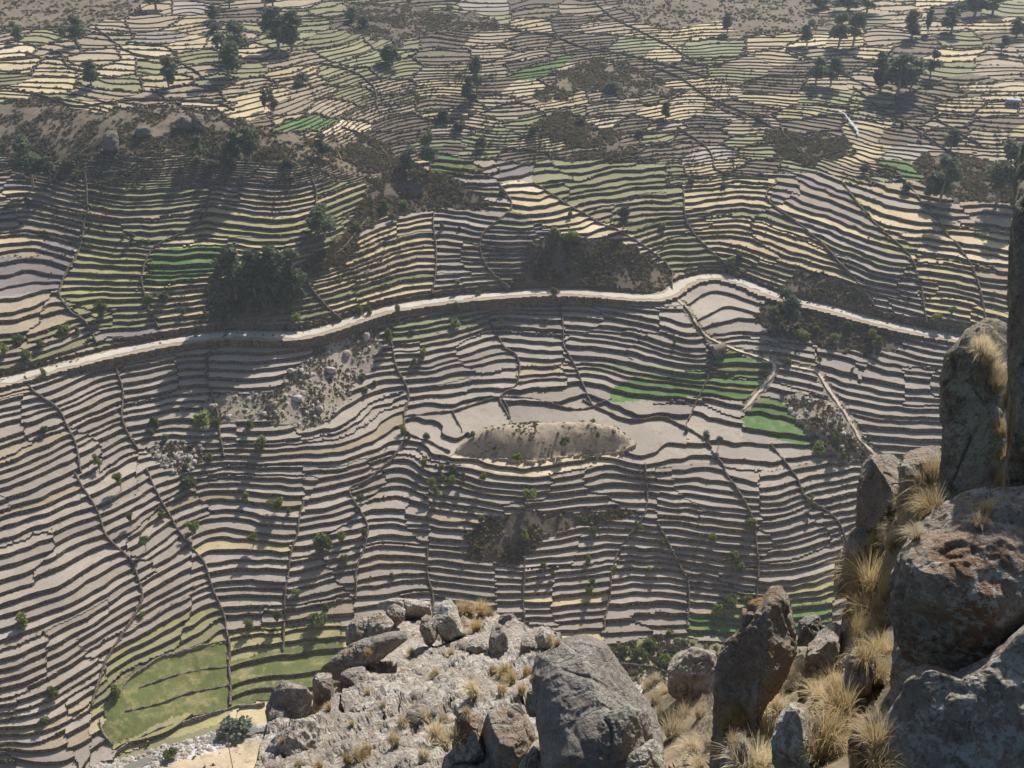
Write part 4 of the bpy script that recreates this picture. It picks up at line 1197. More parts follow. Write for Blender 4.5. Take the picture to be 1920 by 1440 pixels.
# ------------------------------------------------------------------ scrub and weeds nobody could count
def clumps(name, label, C, size, m, mats, seed, lsz=0.42, parent=None, flat=0.7):
    r = np.random.default_rng(seed)
    n = len(C)
    d = r.normal(0, 1, (n, m, 3)); d /= np.linalg.norm(d, axis=2)[:, :, None]
    d *= r.random((n, m, 1)) ** 0.4
    d[:, :, 2] = np.abs(d[:, :, 2]) * flat
    c = C[:, None, :] + d * size[:, None, None]
    lq, lf = leaf_quads(c.reshape(-1, 3), 0, np.repeat(size, m) * lsz, r)
    mi = np.repeat(r.choice(len(mats), n, p=[w for _, w in mats]), m)
    return obj(name, mk_mesh(name, lq, lf, [MATS[k] for k, _ in mats], mi), None, label, 'scrub', kind='stuff')


gr = np.random.default_rng(31)
DENS = {'knoll': (330, .5), 'scrub_hill': (2400, .75), 'scrub_slope': (2200, .8), 'scrub_ridge': (3600, .85), 'scree_slope': (1300, .5), 'stony_hillock': (200, .6), 'scrub_bank': (700, .75), 'grey_hillock': (500, .7), 'roadside_scrub': (800, .8), 'cut_bank': (350, .7), 'grove_floor': (600, .8), 'upper_scrub': (2200, .85), 'river_bank': (200, .5), 'river_thicket': (700, .9), 'roadside': (350, .4), 'path_verge': (120, .35)}
C_all, S_all = [], []
for zid in np.unique(sz):
    d = ZONES[int(zid)]
    if d['name'] not in DENS:
        continue
    n, s0 = DENS[d['name']]
    f = st[sz == zid]
    f = f[(Vf[f[:, 0]] < 1470) & (Uf[f[:, 0]] > -100) & (Uf[f[:, 0]] < 2020)]
    if not len(f):
        continue
    k = gr.integers(0, len(f), n * 3)
    bw = gr.dirichlet((1, 1, 1), n * 3)
    u_ = (Uf[f[k]] * bw).sum(1); v_ = (Vf[f[k]] * bw).sum(1); t_ = (Tf[f[k]] * bw).sum(1)
    x_, y_ = unproj(u_, v_, t_ * S)
    keep = (vnoise(x_ / 6, y_ / 6, 5.1) + 0.45 * gr.normal(0, 1, len(x_))) > 0.1
    keep &= np.cumsum(keep) <= n
    x_, y_, t_ = x_[keep], y_[keep], t_[keep]
    z_ = t_ * S + extra_z(x_, y_, np.full(len(x_), zid))
    C_all.append(np.stack([x_, y_, z_], 1)); S_all.append(s0 * gr.uniform(0.35, 1.35, len(x_)))
clumps('hillside_scrub', 'low dark and dry scrub over the unterraced slopes', np.concatenate(C_all), np.concatenate(S_all), 12, [('leaf_scrub', .52), ('leaf_dry', .38), ('leaf_rust', .03), ('leaf_bush', .07)], 41)
WT = np.concatenate(WALL_TOPS)
for nm, lab, sel, n, s0, mats, m_ in (('wall_weeds', 'dry weeds and rusty tufts along the terrace walls', WT[:, 6] < 2, 17000, .36, [('leaf_dry', .45), ('leaf_scrub', .27), ('leaf_rust', .11), ('leaf_bush', .17)], 6),
                                      ('wall_scrub', 'brown scrub growing along the walls above the road', WT[:, 6] == 2, 12000, .5, [('leaf_dry', .4), ('leaf_scrub', .45), ('leaf_bush', .15)], 7),
                                      ('hedge_scrub', 'dark scrub lining the far field walls', WT[:, 6] == 3, 24000, .62, [('leaf_scrub', .56), ('leaf_dry', .3), ('leaf_bush', .14)], 7)):
    L = WT[sel]
    L = L[np.linalg.norm(L[:, :3] - L[:, 3:6], axis=1) > 0.05]
    wgt = np.linalg.norm(L[:, :3] - L[:, 3:6], axis=1)
    mask = np.clip(0.15 + vnoise(L[:, 0] / 14, L[:, 1] / 14, 8.8) + 0.6 * vnoise(L[:, 0] / 3, L[:, 1] / 3, 2.8), 0.02, 2)
    pw = wgt * mask
    k = gr.choice(len(L), n, p=pw / pw.sum())
    t = gr.random((n, 1))
    Cc = L[k, :3] * (1 - t) + L[k, 3:6] * t
    Cc[:, 2] -= gr.uniform(0, 1.0, n) * (0.9 if s0 < .6 else .2)
    Cc[:, 1] -= 0.12
    clumps(nm, lab, Cc, s0 * gr.uniform(0.5, 1.4, n), m_, mats, 43)

# ------------------------------------------------------------------ rocks of the near cliff
def rockmat(name, a, b2, lichen, lich_amt, rust=0.0, sc=1.0):
    m, nt, b = nodemat(name, 0.92)
    p = pos(nt)
    big = noise(nt, p, 0.55 * sc, 5, 0.6)
    fine = noise(nt, p, 5.0 * sc, 8, 0.68)
    grit = noise(nt, p, 26.0 * sc, 5, 0.7)
    col = ramp(nt, fine, [(0.34, a), (0.66, b2)])
    col2 = ramp(nt, big, [(0.3, a), (0.7, b2)])
    col = mixc(nt, 0.45, col, col2)
    if rust:
        rn = noise(nt, p, 0.75 * sc, 3, 0.55)
        rf = ramp(nt, rn, [(0.60 - 0.12 * rust, (0, 0, 0)), (0.70 - 0.10 * rust, (0.8, 0.8, 0.8))])
        rc = ramp(nt, fine, [(0.35, (0.20, 0.085, 0.035)), (0.65, (0.36, 0.19, 0.085))])
        col = mixc(nt, rf, col, rc)
    l1 = noise(nt, p, 1.3 * sc, 3, 0.6)
    l2 = noise(nt, p, 9.0 * sc, 6, 0.75)
    mt = N(nt, 'ShaderNodeMath', operation='MULTIPLY_ADD')
    nt.links.new(l1, mt.inputs[0]); mt.inputs[1].default_value = 0.55; nt.links.new(l2, mt.inputs[2])
    lf = ramp(nt, mt.outputs[0], [(0.84 - 0.10 * lich_amt, (0, 0, 0)), (0.90 - 0.09 * lich_amt, (0.85, 0.85, 0.85))])
    col = mixc(nt, lf, col, lichen)
    dk = ramp(nt, grit, [(0.36, (0.5, 0.48, 0.46)), (0.47, (1, 1, 1))])
    col = mixc(nt, 0.95, col, dk, 'MULTIPLY')
    nt.links.new(col, b.inputs['Base Color'])
    vo = N(nt, 'ShaderNodeTexVoronoi', feature='DISTANCE_TO_EDGE')
    vo.inputs['Scale'].default_value = 1.6 * sc
    wv = N(nt, 'ShaderNodeVectorMath', operation='ADD')
    nz = N(nt, 'ShaderNodeTexNoise'); nz.inputs['Scale'].default_value = 1.5 * sc; nt.links.new(p, nz.inputs['Vector'])
    nt.links.new(p, wv.inputs[0]); nt.links.new(nz.outputs['Color'], wv.inputs[1])
    nt.links.new(wv.outputs[0], vo.inputs['Vector'])
    cr = ramp(nt, vo.outputs['Distance'], [(0.0, (0, 0, 0)), (0.05, (1, 1, 1))])
    h1 = N(nt, 'ShaderNodeMath', operation='MULTIPLY_ADD')
    nt.links.new(grit, h1.inputs[0]); h1.inputs[1].default_value = 0.35; nt.links.new(fine, h1.inputs[2])
    h2 = N(nt, 'ShaderNodeMath', operation='MULTIPLY_ADD')
    nt.links.new(cr, h2.inputs[0]); h2.inputs[1].default_value = 0.16; nt.links.new(h1.outputs[0], h2.inputs[2])
    bump(nt, b, h2.outputs[0], 1.0, 0.2 / sc)
    return m


rockmat('rock_grey', (0.200, 0.170, 0.142), (0.380, 0.335, 0.285), (0.46, 0.45, 0.40), 0.5, 0.1)
rockmat('rock_boulder', (0.225, 0.196, 0.168), (0.390, 0.348, 0.302), (0.42, 0.40, 0.36), 0.3, 0.0)
rockmat('rock_tan', (0.340, 0.285, 0.230), (0.580, 0.505, 0.425), (0.66, 0.61, 0.54), 0.5, 0.15, 0.45)
rockmat('rock_spur', (0.220, 0.180, 0.145), (0.410, 0.350, 0.285), (0.50, 0.48, 0.43), 0.45, 0.3, 0.8)
rockmat('rock_dark', (0.221, 0.169, 0.125), (0.442, 0.351, 0.266), (0.36, 0.37, 0.33), 0.4, 0.25, 1.5)
rockmat('rock_far', (0.100, 0.083, 0.066), (0.200, 0.172, 0.142), (0.26, 0.25, 0.22), 0.3, 0.0)
rockmat('rock_orange', (0.221, 0.179, 0.139), (0.455, 0.377, 0.293), (0.50, 0.50, 0.43), 0.5, 1.05, 1.7)
rockmat('rock_cliff', (0.214, 0.177, 0.134), (0.455, 0.377, 0.288), (0.44, 0.43, 0.31), 0.6, 0.12, 1.7)
rockmat('rock_lichen', (0.245, 0.200, 0.155), (0.476, 0.400, 0.315), (0.54, 0.53, 0.46), 0.75, 0.15, 1.8)
soil('cliff_earth', (0.205, 0.160, 0.108), (0.110, 0.088, 0.052), 0.9, 0.03)

RIGHT = np.array([1.0, 0, 0]); UPV = np.array([0, SP, CP]); FWD = np.array([0, CP, -SP])
NEAR = []                                             # (verts, quads) for standing grass on the rocks


def boulder(name, label, outline, dist, thick, mat, seed, res=(150, 90), rough=0.055, cuts=17, back=1.3, lean=0.0, soft=False, cat='rock', group='boulders of the near cliff', up_only=False):
    r = np.random.default_rng(seed)
    O = np.array(outline, float)
    cen = O.mean(0)
    P = []
    for a, b in zip(O, np.roll(O, -1, 0)):
        P.append(a + (b - a) * np.linspace(0, 1, 12, endpoint=False)[:, None])
    P = np.concatenate(P) - cen
    th = np.arctan2(-P[:, 1], P[:, 0]); rr = np.hypot(P[:, 0], P[:, 1])
    o = np.argsort(th); th, rr = th[o], rr[o]
    th = np.r_[th - 2 * np.pi, th, th + 2 * np.pi]; rr = np.r_[rr, rr, rr]
    nt_, nf = res
    tq = np.linspace(-np.pi, np.pi, nt_, endpoint=False)
    Rq = np.interp(tq, th, rr)
    Rq = (np.roll(Rq, 1) + 2 * Rq + np.roll(Rq, -1)) / 4
    ph = np.linspace(0.02, np.pi - 0.02, nf)
    TH, PH = np.meshgrid(tq, ph)
    C3 = at_dist(cen[0], cen[1], dist)
    mpp = (C3 - np.array([0, 0, CZ])) @ FWD / F
    rho = np.sin(PH) ** 0.8
    c = np.cos(PH); c = np.sign(c) * np.abs(c) ** 0.8
    tk = np.where(c > 0, thick, thick * back)
    X = Rq[None] * np.cos(TH) * rho * mpp; Y = Rq[None] * np.sin(TH) * rho * mpp; Z = c * tk + lean * Y
    L = np.stack([X, Y, Z], -1)
    size = float(np.sqrt((Rq.mean() * mpp) ** 2))
    for k in range(cuts):                              # flat broken faces
        n = r.normal(0, 1, 3); n[2] = abs(n[2]) * (1.2 if soft else 0.7) + (0.6 if soft else 0.05); n /= np.linalg.norm(n)
        dd = L @ n
        lim = dd.max() * r.uniform(0.66, 0.9)
        L = L - np.maximum(0, dd - lim)[..., None] * n * (0.86 if soft else 0.97)
    VD = C3 - np.array([0, 0, CZ]); VD = VD / np.linalg.norm(VD)
    Wp = C3 + L[..., 0:1] * RIGHT + L[..., 1:2] * UPV - L[..., 2:3] * VD
    dn = np.stack([L[..., 0] / (np.abs(L[..., 0]).max()), L[..., 1] / np.abs(L[..., 1]).max(), L[..., 2] / np.abs(L[..., 2]).max()], -1)
    dn /= np.linalg.norm(dn, axis=-1, keepdims=True) + 1e-9
    dn = dn[..., 0:1] * RIGHT + dn[..., 1:2] * UPV - dn[..., 2:3] * VD
    q = Wp / size; s = seed * 3.3
    disp = 1.0 * fbm(q[..., 0] * 1.3 + s, q[..., 1] * 1.3, q[..., 2] * 1.3, 3) + 0.55 * fbm(q[..., 0] * 4 + s, q[..., 1] * 4, q[..., 2] * 4, 4, 0.6, True)
    q2 = Wp * 2.2
    disp = disp * rough * size * 1.6 + 0.045 * fbm(q2[..., 0] * 2, q2[..., 1] * 2, q2[..., 2] * 2, 4, 0.62)
    # broad cracks
    ck = np.abs(fbm(q[..., 0] * 1.1 + s, q[..., 1] * 1.1 + 5, q[..., 2] * 0.7, 2))
    disp -= rough * size * 1.3 * np.exp(-(ck / 0.035) ** 2)
    Wp = Wp + dn * (disp - disp.mean())[..., None]
    V = Wp.reshape(-1, 3)
    ii = np.arange(nf * nt_).reshape(nf, nt_)
    jj = np.roll(ii, -1, 1)
    Fq = np.stack([ii[:-1].ravel(), ii[1:].ravel(), jj[1:].ravel(), jj[:-1].ravel()], 1)
    V = np.concatenate([V, Wp[0].mean(0)[None], Wp[-1].mean(0)[None]])
    n0 = nf * nt_
    caps = np.concatenate([np.stack([np.full(nt_, n0), ii[0], jj[0], jj[0]], 1), np.stack([np.full(nt_, n0 + 1), jj[-1], ii[-1], ii[-1]], 1)])
    T3 = np.concatenate([Fq[:, [0, 1, 2]], Fq[:, [0, 2, 3]], caps[:, :3]])
    cen3 = V.mean(0)
    V = V - cen3
    ob = obj(name, mk_mesh(name, V, T3, [MATS[mat]], smooth=True), None, label, cat, group, loc=cen3)
    NEAR.append((V + cen3, T3))
    return ob


def sheet(name, label, poly, depth_pts, mat, seed, amp=0.3, step=4, drop=22.0, crack=0.3, cat='rock', kind=None, group=None, blk=0.0, raise_by=0.0):
    """a slope of rock or earth, its surface known by distances at a few photo positions, solid down to drop"""
    poly = np.array(poly, float)
    lo, hi = poly.min(0), poly.max(0)
    uu, vv = np.meshgrid(np.arange(lo[0] - step, hi[0] + step * 2, step), np.arange(lo[1] - step, hi[1] + step * 2, step))
    r = np.random.default_rng(seed)
    uu = uu + r.uniform(-step * .3, step * .3, uu.shape); vv = vv + r.uniform(-step * .3, step * .3, uu.shape)
    dm = tps_fit([(a, b, c) for a, b, c in depth_pts], 1e-3)
    dist = tps_eval(dm, uu, vv) - raise_by
    W = at_dist(uu, vv, dist)
    nrm = np.cross(np.gradient(W, axis=1), np.gradient(W, axis=0)); nrm /= np.linalg.norm(nrm, axis=2)[..., None] + 1e-9
    nrm *= np.sign(nrm[..., 2:3] + 1e-9)
    x, y, z = W[..., 0], W[..., 1], W[..., 2]
    dsp = 1.5 * fbm(x / 4.2 + seed, y / 4.2, z / 4.2, 4, 0.5) + 0.4 * fbm(x / 1.3, y / 1.3 + seed, z / 1.3, 4, 0.55, True)
    ck = np.abs(fbm(x / 1.7 + seed, y / 1.7, z / 1.7, 3))
    dsp = amp * dsp - crack * np.exp(-(ck / 0.03) ** 2)
    if blk:                                            # weathered blocks: stepped relief
        bn = fbm(x / 1.1 + 3, y / 1.1, z / 1.1 + seed, 3)
        dsp = dsp + blk * (np.round(bn * 5) / 5 + 0.3 * bn)
    W = W + nrm * dsp[..., None]
    inn = in_poly(uu + 4 * vnoise(uu / 9, vv / 9, 1.3), vv + 4 * vnoise(uu / 9, vv / 9, 7.3), [tuple(p) for p in poly])
    cell = inn[:-1, :-1] & inn[1:, :-1] & inn[:-1, 1:] & inn[1:, 1:]
    ii = np.arange(uu.size).reshape(uu.shape)
    Fq = np.stack([ii[:-1, :-1][cell], ii[1:, :-1][cell], ii[1:, 1:][cell], ii[:-1, 1:][cell]], 1)
    Ft = np.concatenate([Fq[:, [0, 1, 2]], Fq[:, [0, 2, 3]]])
    used, inv = np.unique(Ft, return_inverse=True)
    V = W.reshape(-1, 3)[used]; Ft = inv.reshape(-1, 3)
    Ft = up_facing(V, Ft)
    E = boundary_edges(Ft)
    uq, iv = np.unique(E, return_inverse=True); iv = iv.reshape(E.shape)
    base = V[uq]; cc = V.mean(0); n = len(uq); off = len(V)
    rows = [base]
    for k, q in enumerate((0.02, 0.06, 0.14, 0.3, 0.6, 1.0)):
        w = base.copy()
        dr_ = w[:, :2] - cc[:2]; dr_ /= np.linalg.norm(dr_, axis=1)[:, None] + 1e-9
        w[:, :2] += dr_ * (0.25 * drop * q)
        w[:, 2] -= drop * q
        nz = fbm(w[:, 0] / 2 + seed, w[:, 1] / 2, w[:, 2] / 2, 3)
        w[:, :2] += dr_ * (nz * 0.8 * min(1, k / 2))[:, None]
        rows.append(w)
    VV = np.concatenate([V] + rows[1:])
    idx0 = uq
    layers = [idx0] + [off + n * k + np.arange(n) for k in range(6)]
    Sk = []
    for k in range(6):
        a, b = layers[k], layers[k + 1]
        Sk += [np.stack([a[iv[:, 0]], a[iv[:, 1]], b[iv[:, 1]]], 1), np.stack([a[iv[:, 0]], b[iv[:, 1]], b[iv[:, 0]]], 1)]
    T3 = np.concatenate([Ft] + Sk)
    cen3 = V.mean(0)
    obj(name, mk_mesh(name, VV - cen3, T3, [MATS[mat]], smooth=True), None, label, cat, group, kind=kind, loc=cen3)
    NEAR.append((VV, T3))


# ground of the cliff top on this side
sheet('rocky_outcrop', 'broad pale cracked rock outcrop jutting out over the valley',
      [(478, 1480), (492, 1420), (510, 1380), (560, 1345), (600, 1322), (650, 1290), (660, 1240), (655, 1200), (680, 1165), (720, 1142), (780, 1132), (840, 1136), (900, 1150), (960, 1165), (1010, 1180), (1060, 1205), (1080, 1260), (1060, 1330), (1040, 1480)],
      [(480, 1480, 24), (500, 1400, 27), (600, 1330, 29), (660, 1240, 31), (660, 1190, 33), (740, 1140, 35), (900, 1150, 34), (1010, 1180, 31), (1060, 1210, 28), (750, 1300, 27.5), (700, 1440, 22.5), (900, 1330, 24), (900, 1440, 20.5), (1040, 1400, 20), (1040, 1480, 19), (700, 1480, 21.5), (850, 1220, 31)],
      'rock_tan', 3, 0.26, 3, 24, 0.30, blk=0.36, raise_by=0.5)
sheet('grassy_gully', 'dry grassy gully floor between the boulder and the spire',
      [(1180, 1480), (1200, 1330), (1210, 1270), (1235, 1255), (1262, 1290), (1345, 1295), (1380, 1300), (1480, 1240), (1560, 1180), (1600, 1080), (1625, 980), (1700, 950), (1780, 940), (1800, 1100), (1760, 1480)],
      [(1180, 1480, 15), (1210, 1280, 21), (1300, 1310, 18), (1350, 1300, 16), (1350, 1450, 12), (1480, 1250, 14), (1560, 1180, 13), (1600, 1090, 13), (1640, 980, 13), (1780, 940, 11), (1750, 1200, 9.5), (1600, 1300, 10), (1600, 1470, 7.5), (1450, 1470, 9), (1760, 1470, 7)],
      'cliff_earth', 5, 0.14, 4, 20, 0.05, 'ground', 'structure')

K = boulder
# crest of the outcrop
K('boulder', 'rounded boulder at the left end of the outcrop crest', [(646, 1215), (652, 1175), (668, 1150), (688, 1150), (697, 1172), (692, 1205), (672, 1225)], 32.0, 0.55, 'rock_spur', 11)
K('boulder', 'brown boulder second from the left on the outcrop crest', [(680, 1215), (692, 1160), (708, 1140), (730, 1145), (738, 1170), (722, 1200), (700, 1222)], 31.6, 0.6, 'rock_spur', 12)
K('boulder', 'grey boulder with a sharp shadow on the crest beside the pale slab', [(722, 1165), (726, 1138), (745, 1128), (762, 1140), (758, 1162), (742, 1180)], 32.6, 0.45, 'rock_grey', 13)
K('boulder', 'flat pale slab topping the outcrop crest', [(700, 1138), (720, 1122), (770, 1120), (815, 1126), (822, 1150), (780, 1165), (735, 1150)], 34.0, 0.5, 'rock_tan', 14, rough=0.05)
K('rock_spire', 'greenish rock spire on the crest with rusty foot', [(812, 1205), (806, 1165), (818, 1130), (838, 1118), (856, 1128), (864, 1165), (880, 1205), (850, 1225)], 31.0, 0.55, 'rock_lichen', 15)
K('boulder', 'small orange stained boulder left of the greenish spire', [(788, 1200), (786, 1165), (800, 1150), (816, 1165), (822, 1195), (806, 1212)], 30.6, 0.4, 'rock_spur', 16)
K('boulder', 'square grey block at the right end of the crest', [(930, 1166), (940, 1152), (962, 1150), (970, 1160), (968, 1178), (948, 1182), (934, 1176)], 31.6, 0.4, 'rock_boulder', 17, cuts=9)
K('rock_spire', 'upright tan rock finger on the outcrop', [(914, 1240), (918, 1200), (922, 1170), (936, 1164), (948, 1178), (954, 1215), (958, 1245), (935, 1258)], 28.6, 0.4, 'rock_spur', 18)
K('rock_spire', 'shorter leaning rock finger right of the tan one', [(972, 1240), (978, 1205), (986, 1182), (1000, 1185), (1006, 1210), (1020, 1245), (996, 1258)], 27.8, 0.4, 'rock_spur', 19)
K('boulder', 'grey boulder at the foot of the tan rock finger', [(868, 1215), (880, 1195), (900, 1198), (912, 1220), (908, 1240), (885, 1240)], 28.8, 0.4, 'rock_grey', 20)
K('boulder', 'pale rock right of the rock fingers', [(1000, 1200), (1010, 1176), (1032, 1180), (1048, 1205), (1040, 1228), (1012, 1225)], 27.2, 0.4, 'rock_tan', 21)
# left edge of the outcrop
K('boulder', 'long lit rock rib along the left edge of the outcrop', [(590, 1275), (620, 1235), (660, 1205), (720, 1188), (770, 1180), (765, 1200), (715, 1235), (665, 1262), (620, 1292)], 29.6, 0.6, 'rock_grey', 22, (180, 90), cuts=6)
K('boulder', 'knobbly grey boulder below the lit rib', [(636, 1300), (640, 1262), (665, 1242), (690, 1250), (688, 1285), (660, 1312)], 28.4, 0.6, 'rock_grey', 23)
K('boulder', 'tall grey boulder over the river beside the knobbly one', [(584, 1330), (584, 1275), (596, 1258), (622, 1262), (628, 1300), (612, 1335)], 28.4, 0.6, 'rock_spur', 24)
K('overhanging_rock', 'head shaped rock overhanging the river at the outcrop left end', [(508, 1378), (498, 1330), (512, 1290), (530, 1274), (556, 1286), (582, 1290), (588, 1330), (560, 1362), (530, 1385)], 27.4, 0.8, 'rock_spur', 25, (170, 100), cuts=8)
K('boulder', 'lichen speckled rock at the lower left corner of the outcrop', [(492, 1480), (494, 1420), (520, 1372), (560, 1345), (600, 1350), (640, 1400), (625, 1470)], 25.0, 0.7, 'rock_lichen', 26, (180, 100), 0.09)
# dark broken face under the slab
K('boulder', 'dark rust stained face under the pale slab', [(905, 1480), (902, 1370), (915, 1330), (960, 1318), (1000, 1322), (1010, 1400), (990, 1480)], 19.4, 0.6, 'rock_dark', 27, (170, 110))
K('boulder', 'grey knob left of the dark face', [(842, 1460), (848, 1360), (872, 1325), (905, 1330), (918, 1400), (900, 1470)], 19.9, 0.5, 'rock_spur', 28)
K('boulder', 'low rounded stone at the bottom beside the big boulder', [(960, 1480), (975, 1430), (1000, 1400), (1030, 1420), (1045, 1480)], 17.6, 0.5, 'rock_grey', 29)
K('boulder', 'flat stone half buried in grass at the bottom edge', [(785, 1445), (805, 1420), (845, 1405), (872, 1415), (850, 1440), (815, 1460)], 21.3, 0.3, 'rock_boulder', 30)
K('boulder', 'small rock wedged left of the big boulder', [(985, 1330), (990, 1295), (1008, 1275), (1025, 1290), (1020, 1335), (1000, 1350)], 18.4, 0.35, 'rock_spur', 31)
# the big boulder
K('big_boulder', 'huge smooth grey boulder in the middle foreground', [(1042, 1520), (1018, 1400), (1006, 1327), (999, 1265), (1010, 1228), (1036, 1212), (1061, 1197), (1084, 1189), (1109, 1195), (1134, 1208), (1151, 1230), (1165, 1252), (1188, 1284), (1209, 1311), (1228, 1340), (1240, 1400), (1246, 1520)], 16.5, 1.35, 'rock_boulder', 32, (260, 170), 0.022, 2, lean=-0.6, soft=True)
K('boulder', 'rough brown block leaning on the big boulder', [(1088, 1490), (1100, 1370), (1150, 1330), (1178, 1318), (1222, 1345), (1228, 1390), (1190, 1430), (1160, 1490)], 15.3, 0.45, 'rock_grey', 33, (190, 110), 0.07, 8)
K('boulder', 'lichen covered block at the bottom right of the big boulder', [(1150, 1500), (1180, 1420), (1220, 1385), (1242, 1400), (1250, 1500)], 14.6, 0.45, 'rock_lichen', 34, (160, 100), 0.07)
# the gully and the spire
K('boulder', 'pale cracked boulder left of the spire', [(1254, 1300), (1252, 1240), (1262, 1220), (1300, 1214), (1340, 1220), (1348, 1260), (1340, 1315), (1295, 1325)], 18.0, 0.7, 'rock_tan', 35, (170, 110), 0.05, 5, soft=True)
K('rock_spire', 'tall dark jagged rock spire standing over the gully', [(1322, 1500), (1334, 1380), (1340, 1290), (1348, 1235), (1366, 1200), (1390, 1176), (1392, 1140), (1412, 1126), (1432, 1122), (1440, 1104), (1460, 1100), (1476, 1114), (1482, 1145), (1490, 1185), (1490, 1225), (1474, 1262), (1458, 1295), (1438, 1320), (1424, 1370), (1410, 1500)], 11.2, 0.6, 'rock_dark', 36, (260, 170), 0.07, 6, soft=True)
K('boulder', 'squat grey stone behind the grass right of the spire', [(1494, 1210), (1498, 1165), (1512, 1148), (1535, 1152), (1545, 1185), (1528, 1220)], 13.2, 0.35, 'rock_grey', 37)
K('boulder', 'lichen white boulder right of the spire', [(1500, 1310), (1512, 1230), (1530, 1175), (1556, 1152), (1582, 1165), (1590, 1215), (1570, 1280), (1530, 1330)], 12.0, 0.45, 'rock_lichen', 38, (190, 120))
K('boulder', 'tall lichen crusted rock in the bottom grass', [(1450, 1520), (1452, 1380), (1462, 1330), (1490, 1300), (1512, 1290), (1522, 1350), (1515, 1430), (1540, 1520)], 8.6, 0.4, 'rock_lichen', 39, (200, 120))
K('boulder', 'low grey stone in the bottom grass left of the crusted rock', [(1345, 1480), (1352, 1410), (1385, 1372), (1408, 1390), (1420, 1480)], 9.6, 0.35, 'rock_grey', 40)
K('boulder', 'dark broken rock in the grass left of the orange boulder', [(1580, 1310), (1586, 1240), (1606, 1205), (1640, 1212), (1650, 1260), (1630, 1312), (1604, 1325)], 9.4, 0.45, 'rock_dark', 49, (170, 110))
K('boulder', 'brown rock low in the grass beside the crusted boulder', [(1590, 1430), (1600, 1360), (1630, 1325), (1662, 1345), (1660, 1410), (1625, 1445)], 7.5, 0.4, 'rock_dark', 50, (170, 110))
K('boulder', 'grey rock rib below the lichen white boulder', [(1520, 1420), (1528, 1350), (1552, 1310), (1578, 1325), (1580, 1390), (1552, 1430)], 8.7, 0.4, 'rock_lichen', 51, (170, 110))
# right cliff
K('boulder', 'shadowed rock block on the left of the cliff ledge', [(1606, 985), (1604, 930), (1616, 862), (1640, 845), (1668, 842), (1690, 858), (1700, 900), (1690, 960), (1650, 1000)], 12.6, 0.6, 'rock_dark', 41, (190, 120))
K('boulder', 'lichen topped rock block on the right of the cliff ledge', [(1682, 970), (1684, 880), (1700, 850), (1730, 836), (1762, 832), (1775, 870), (1770, 940), (1740, 985)], 11.6, 0.6, 'rock_dark', 42, (190, 120))
K('boulder', 'brown rock hidden behind the golden grass', [(1562, 1110), (1568, 1030), (1592, 985), (1630, 965), (1650, 1010), (1640, 1090), (1600, 1130)], 13.0, 0.6, 'rock_dark', 43, (170, 110))
K('rock_pillar', 'tall lichen streaked rock pillar on the right', [(1738, 1010), (1752, 960), (1764, 880), (1772, 800), (1764, 720), (1772, 665), (1795, 645), (1812, 622), (1846, 600), (1872, 605), (1895, 640), (1905, 800), (1900, 960), (1840, 1040)], 9.0, 0.8, 'rock_cliff', 44, (260, 170), 0.06, 5, soft=True)
K('cliff_face', 'sheer dark rock wall at the right edge', [(1890, 1010), (1884, 900), (1890, 800), (1894, 600), (1896, 450), (1900, 330), (1912, 272), (1926, 236), (1995, 130), (2150, 200), (2180, 600), (2150, 1000)], 6.6, 0.7, 'rock_cliff', 45, (260, 170), 0.045, 3, soft=True)
K('big_boulder', 'massive dark boulder with orange lichen on the right', [(1690, 1230), (1676, 1150), (1676, 1090), (1690, 1045), (1722, 988), (1770, 942), (1830, 922), (1920, 915), (2040, 900), (2120, 1000), (2060, 1140), (1940, 1215), (1860, 1285), (1795, 1300), (1735, 1272)], 6.0, 0.75, 'rock_orange', 46, (300, 190), 0.045, 4, soft=True)
K('big_boulder', 'grey lichen crusted boulder in the bottom right corner', [(1625, 1560), (1645, 1400), (1668, 1320), (1700, 1270), (1745, 1252), (1800, 1268), (1850, 1240), (1930, 1165), (2050, 1110), (2140, 1300), (2100, 1600)], 5.6, 0.6, 'rock_lichen', 47, (300, 190), 0.055, 5, soft=True)
K('boulder', 'rounded rock behind the orange boulder', [(1668, 1290), (1674, 1200), (1690, 1140), (1720, 1150), (1740, 1230), (1735, 1300), (1700, 1330)], 7.4, 0.4, 'rock_lichen', 48, (170, 110))

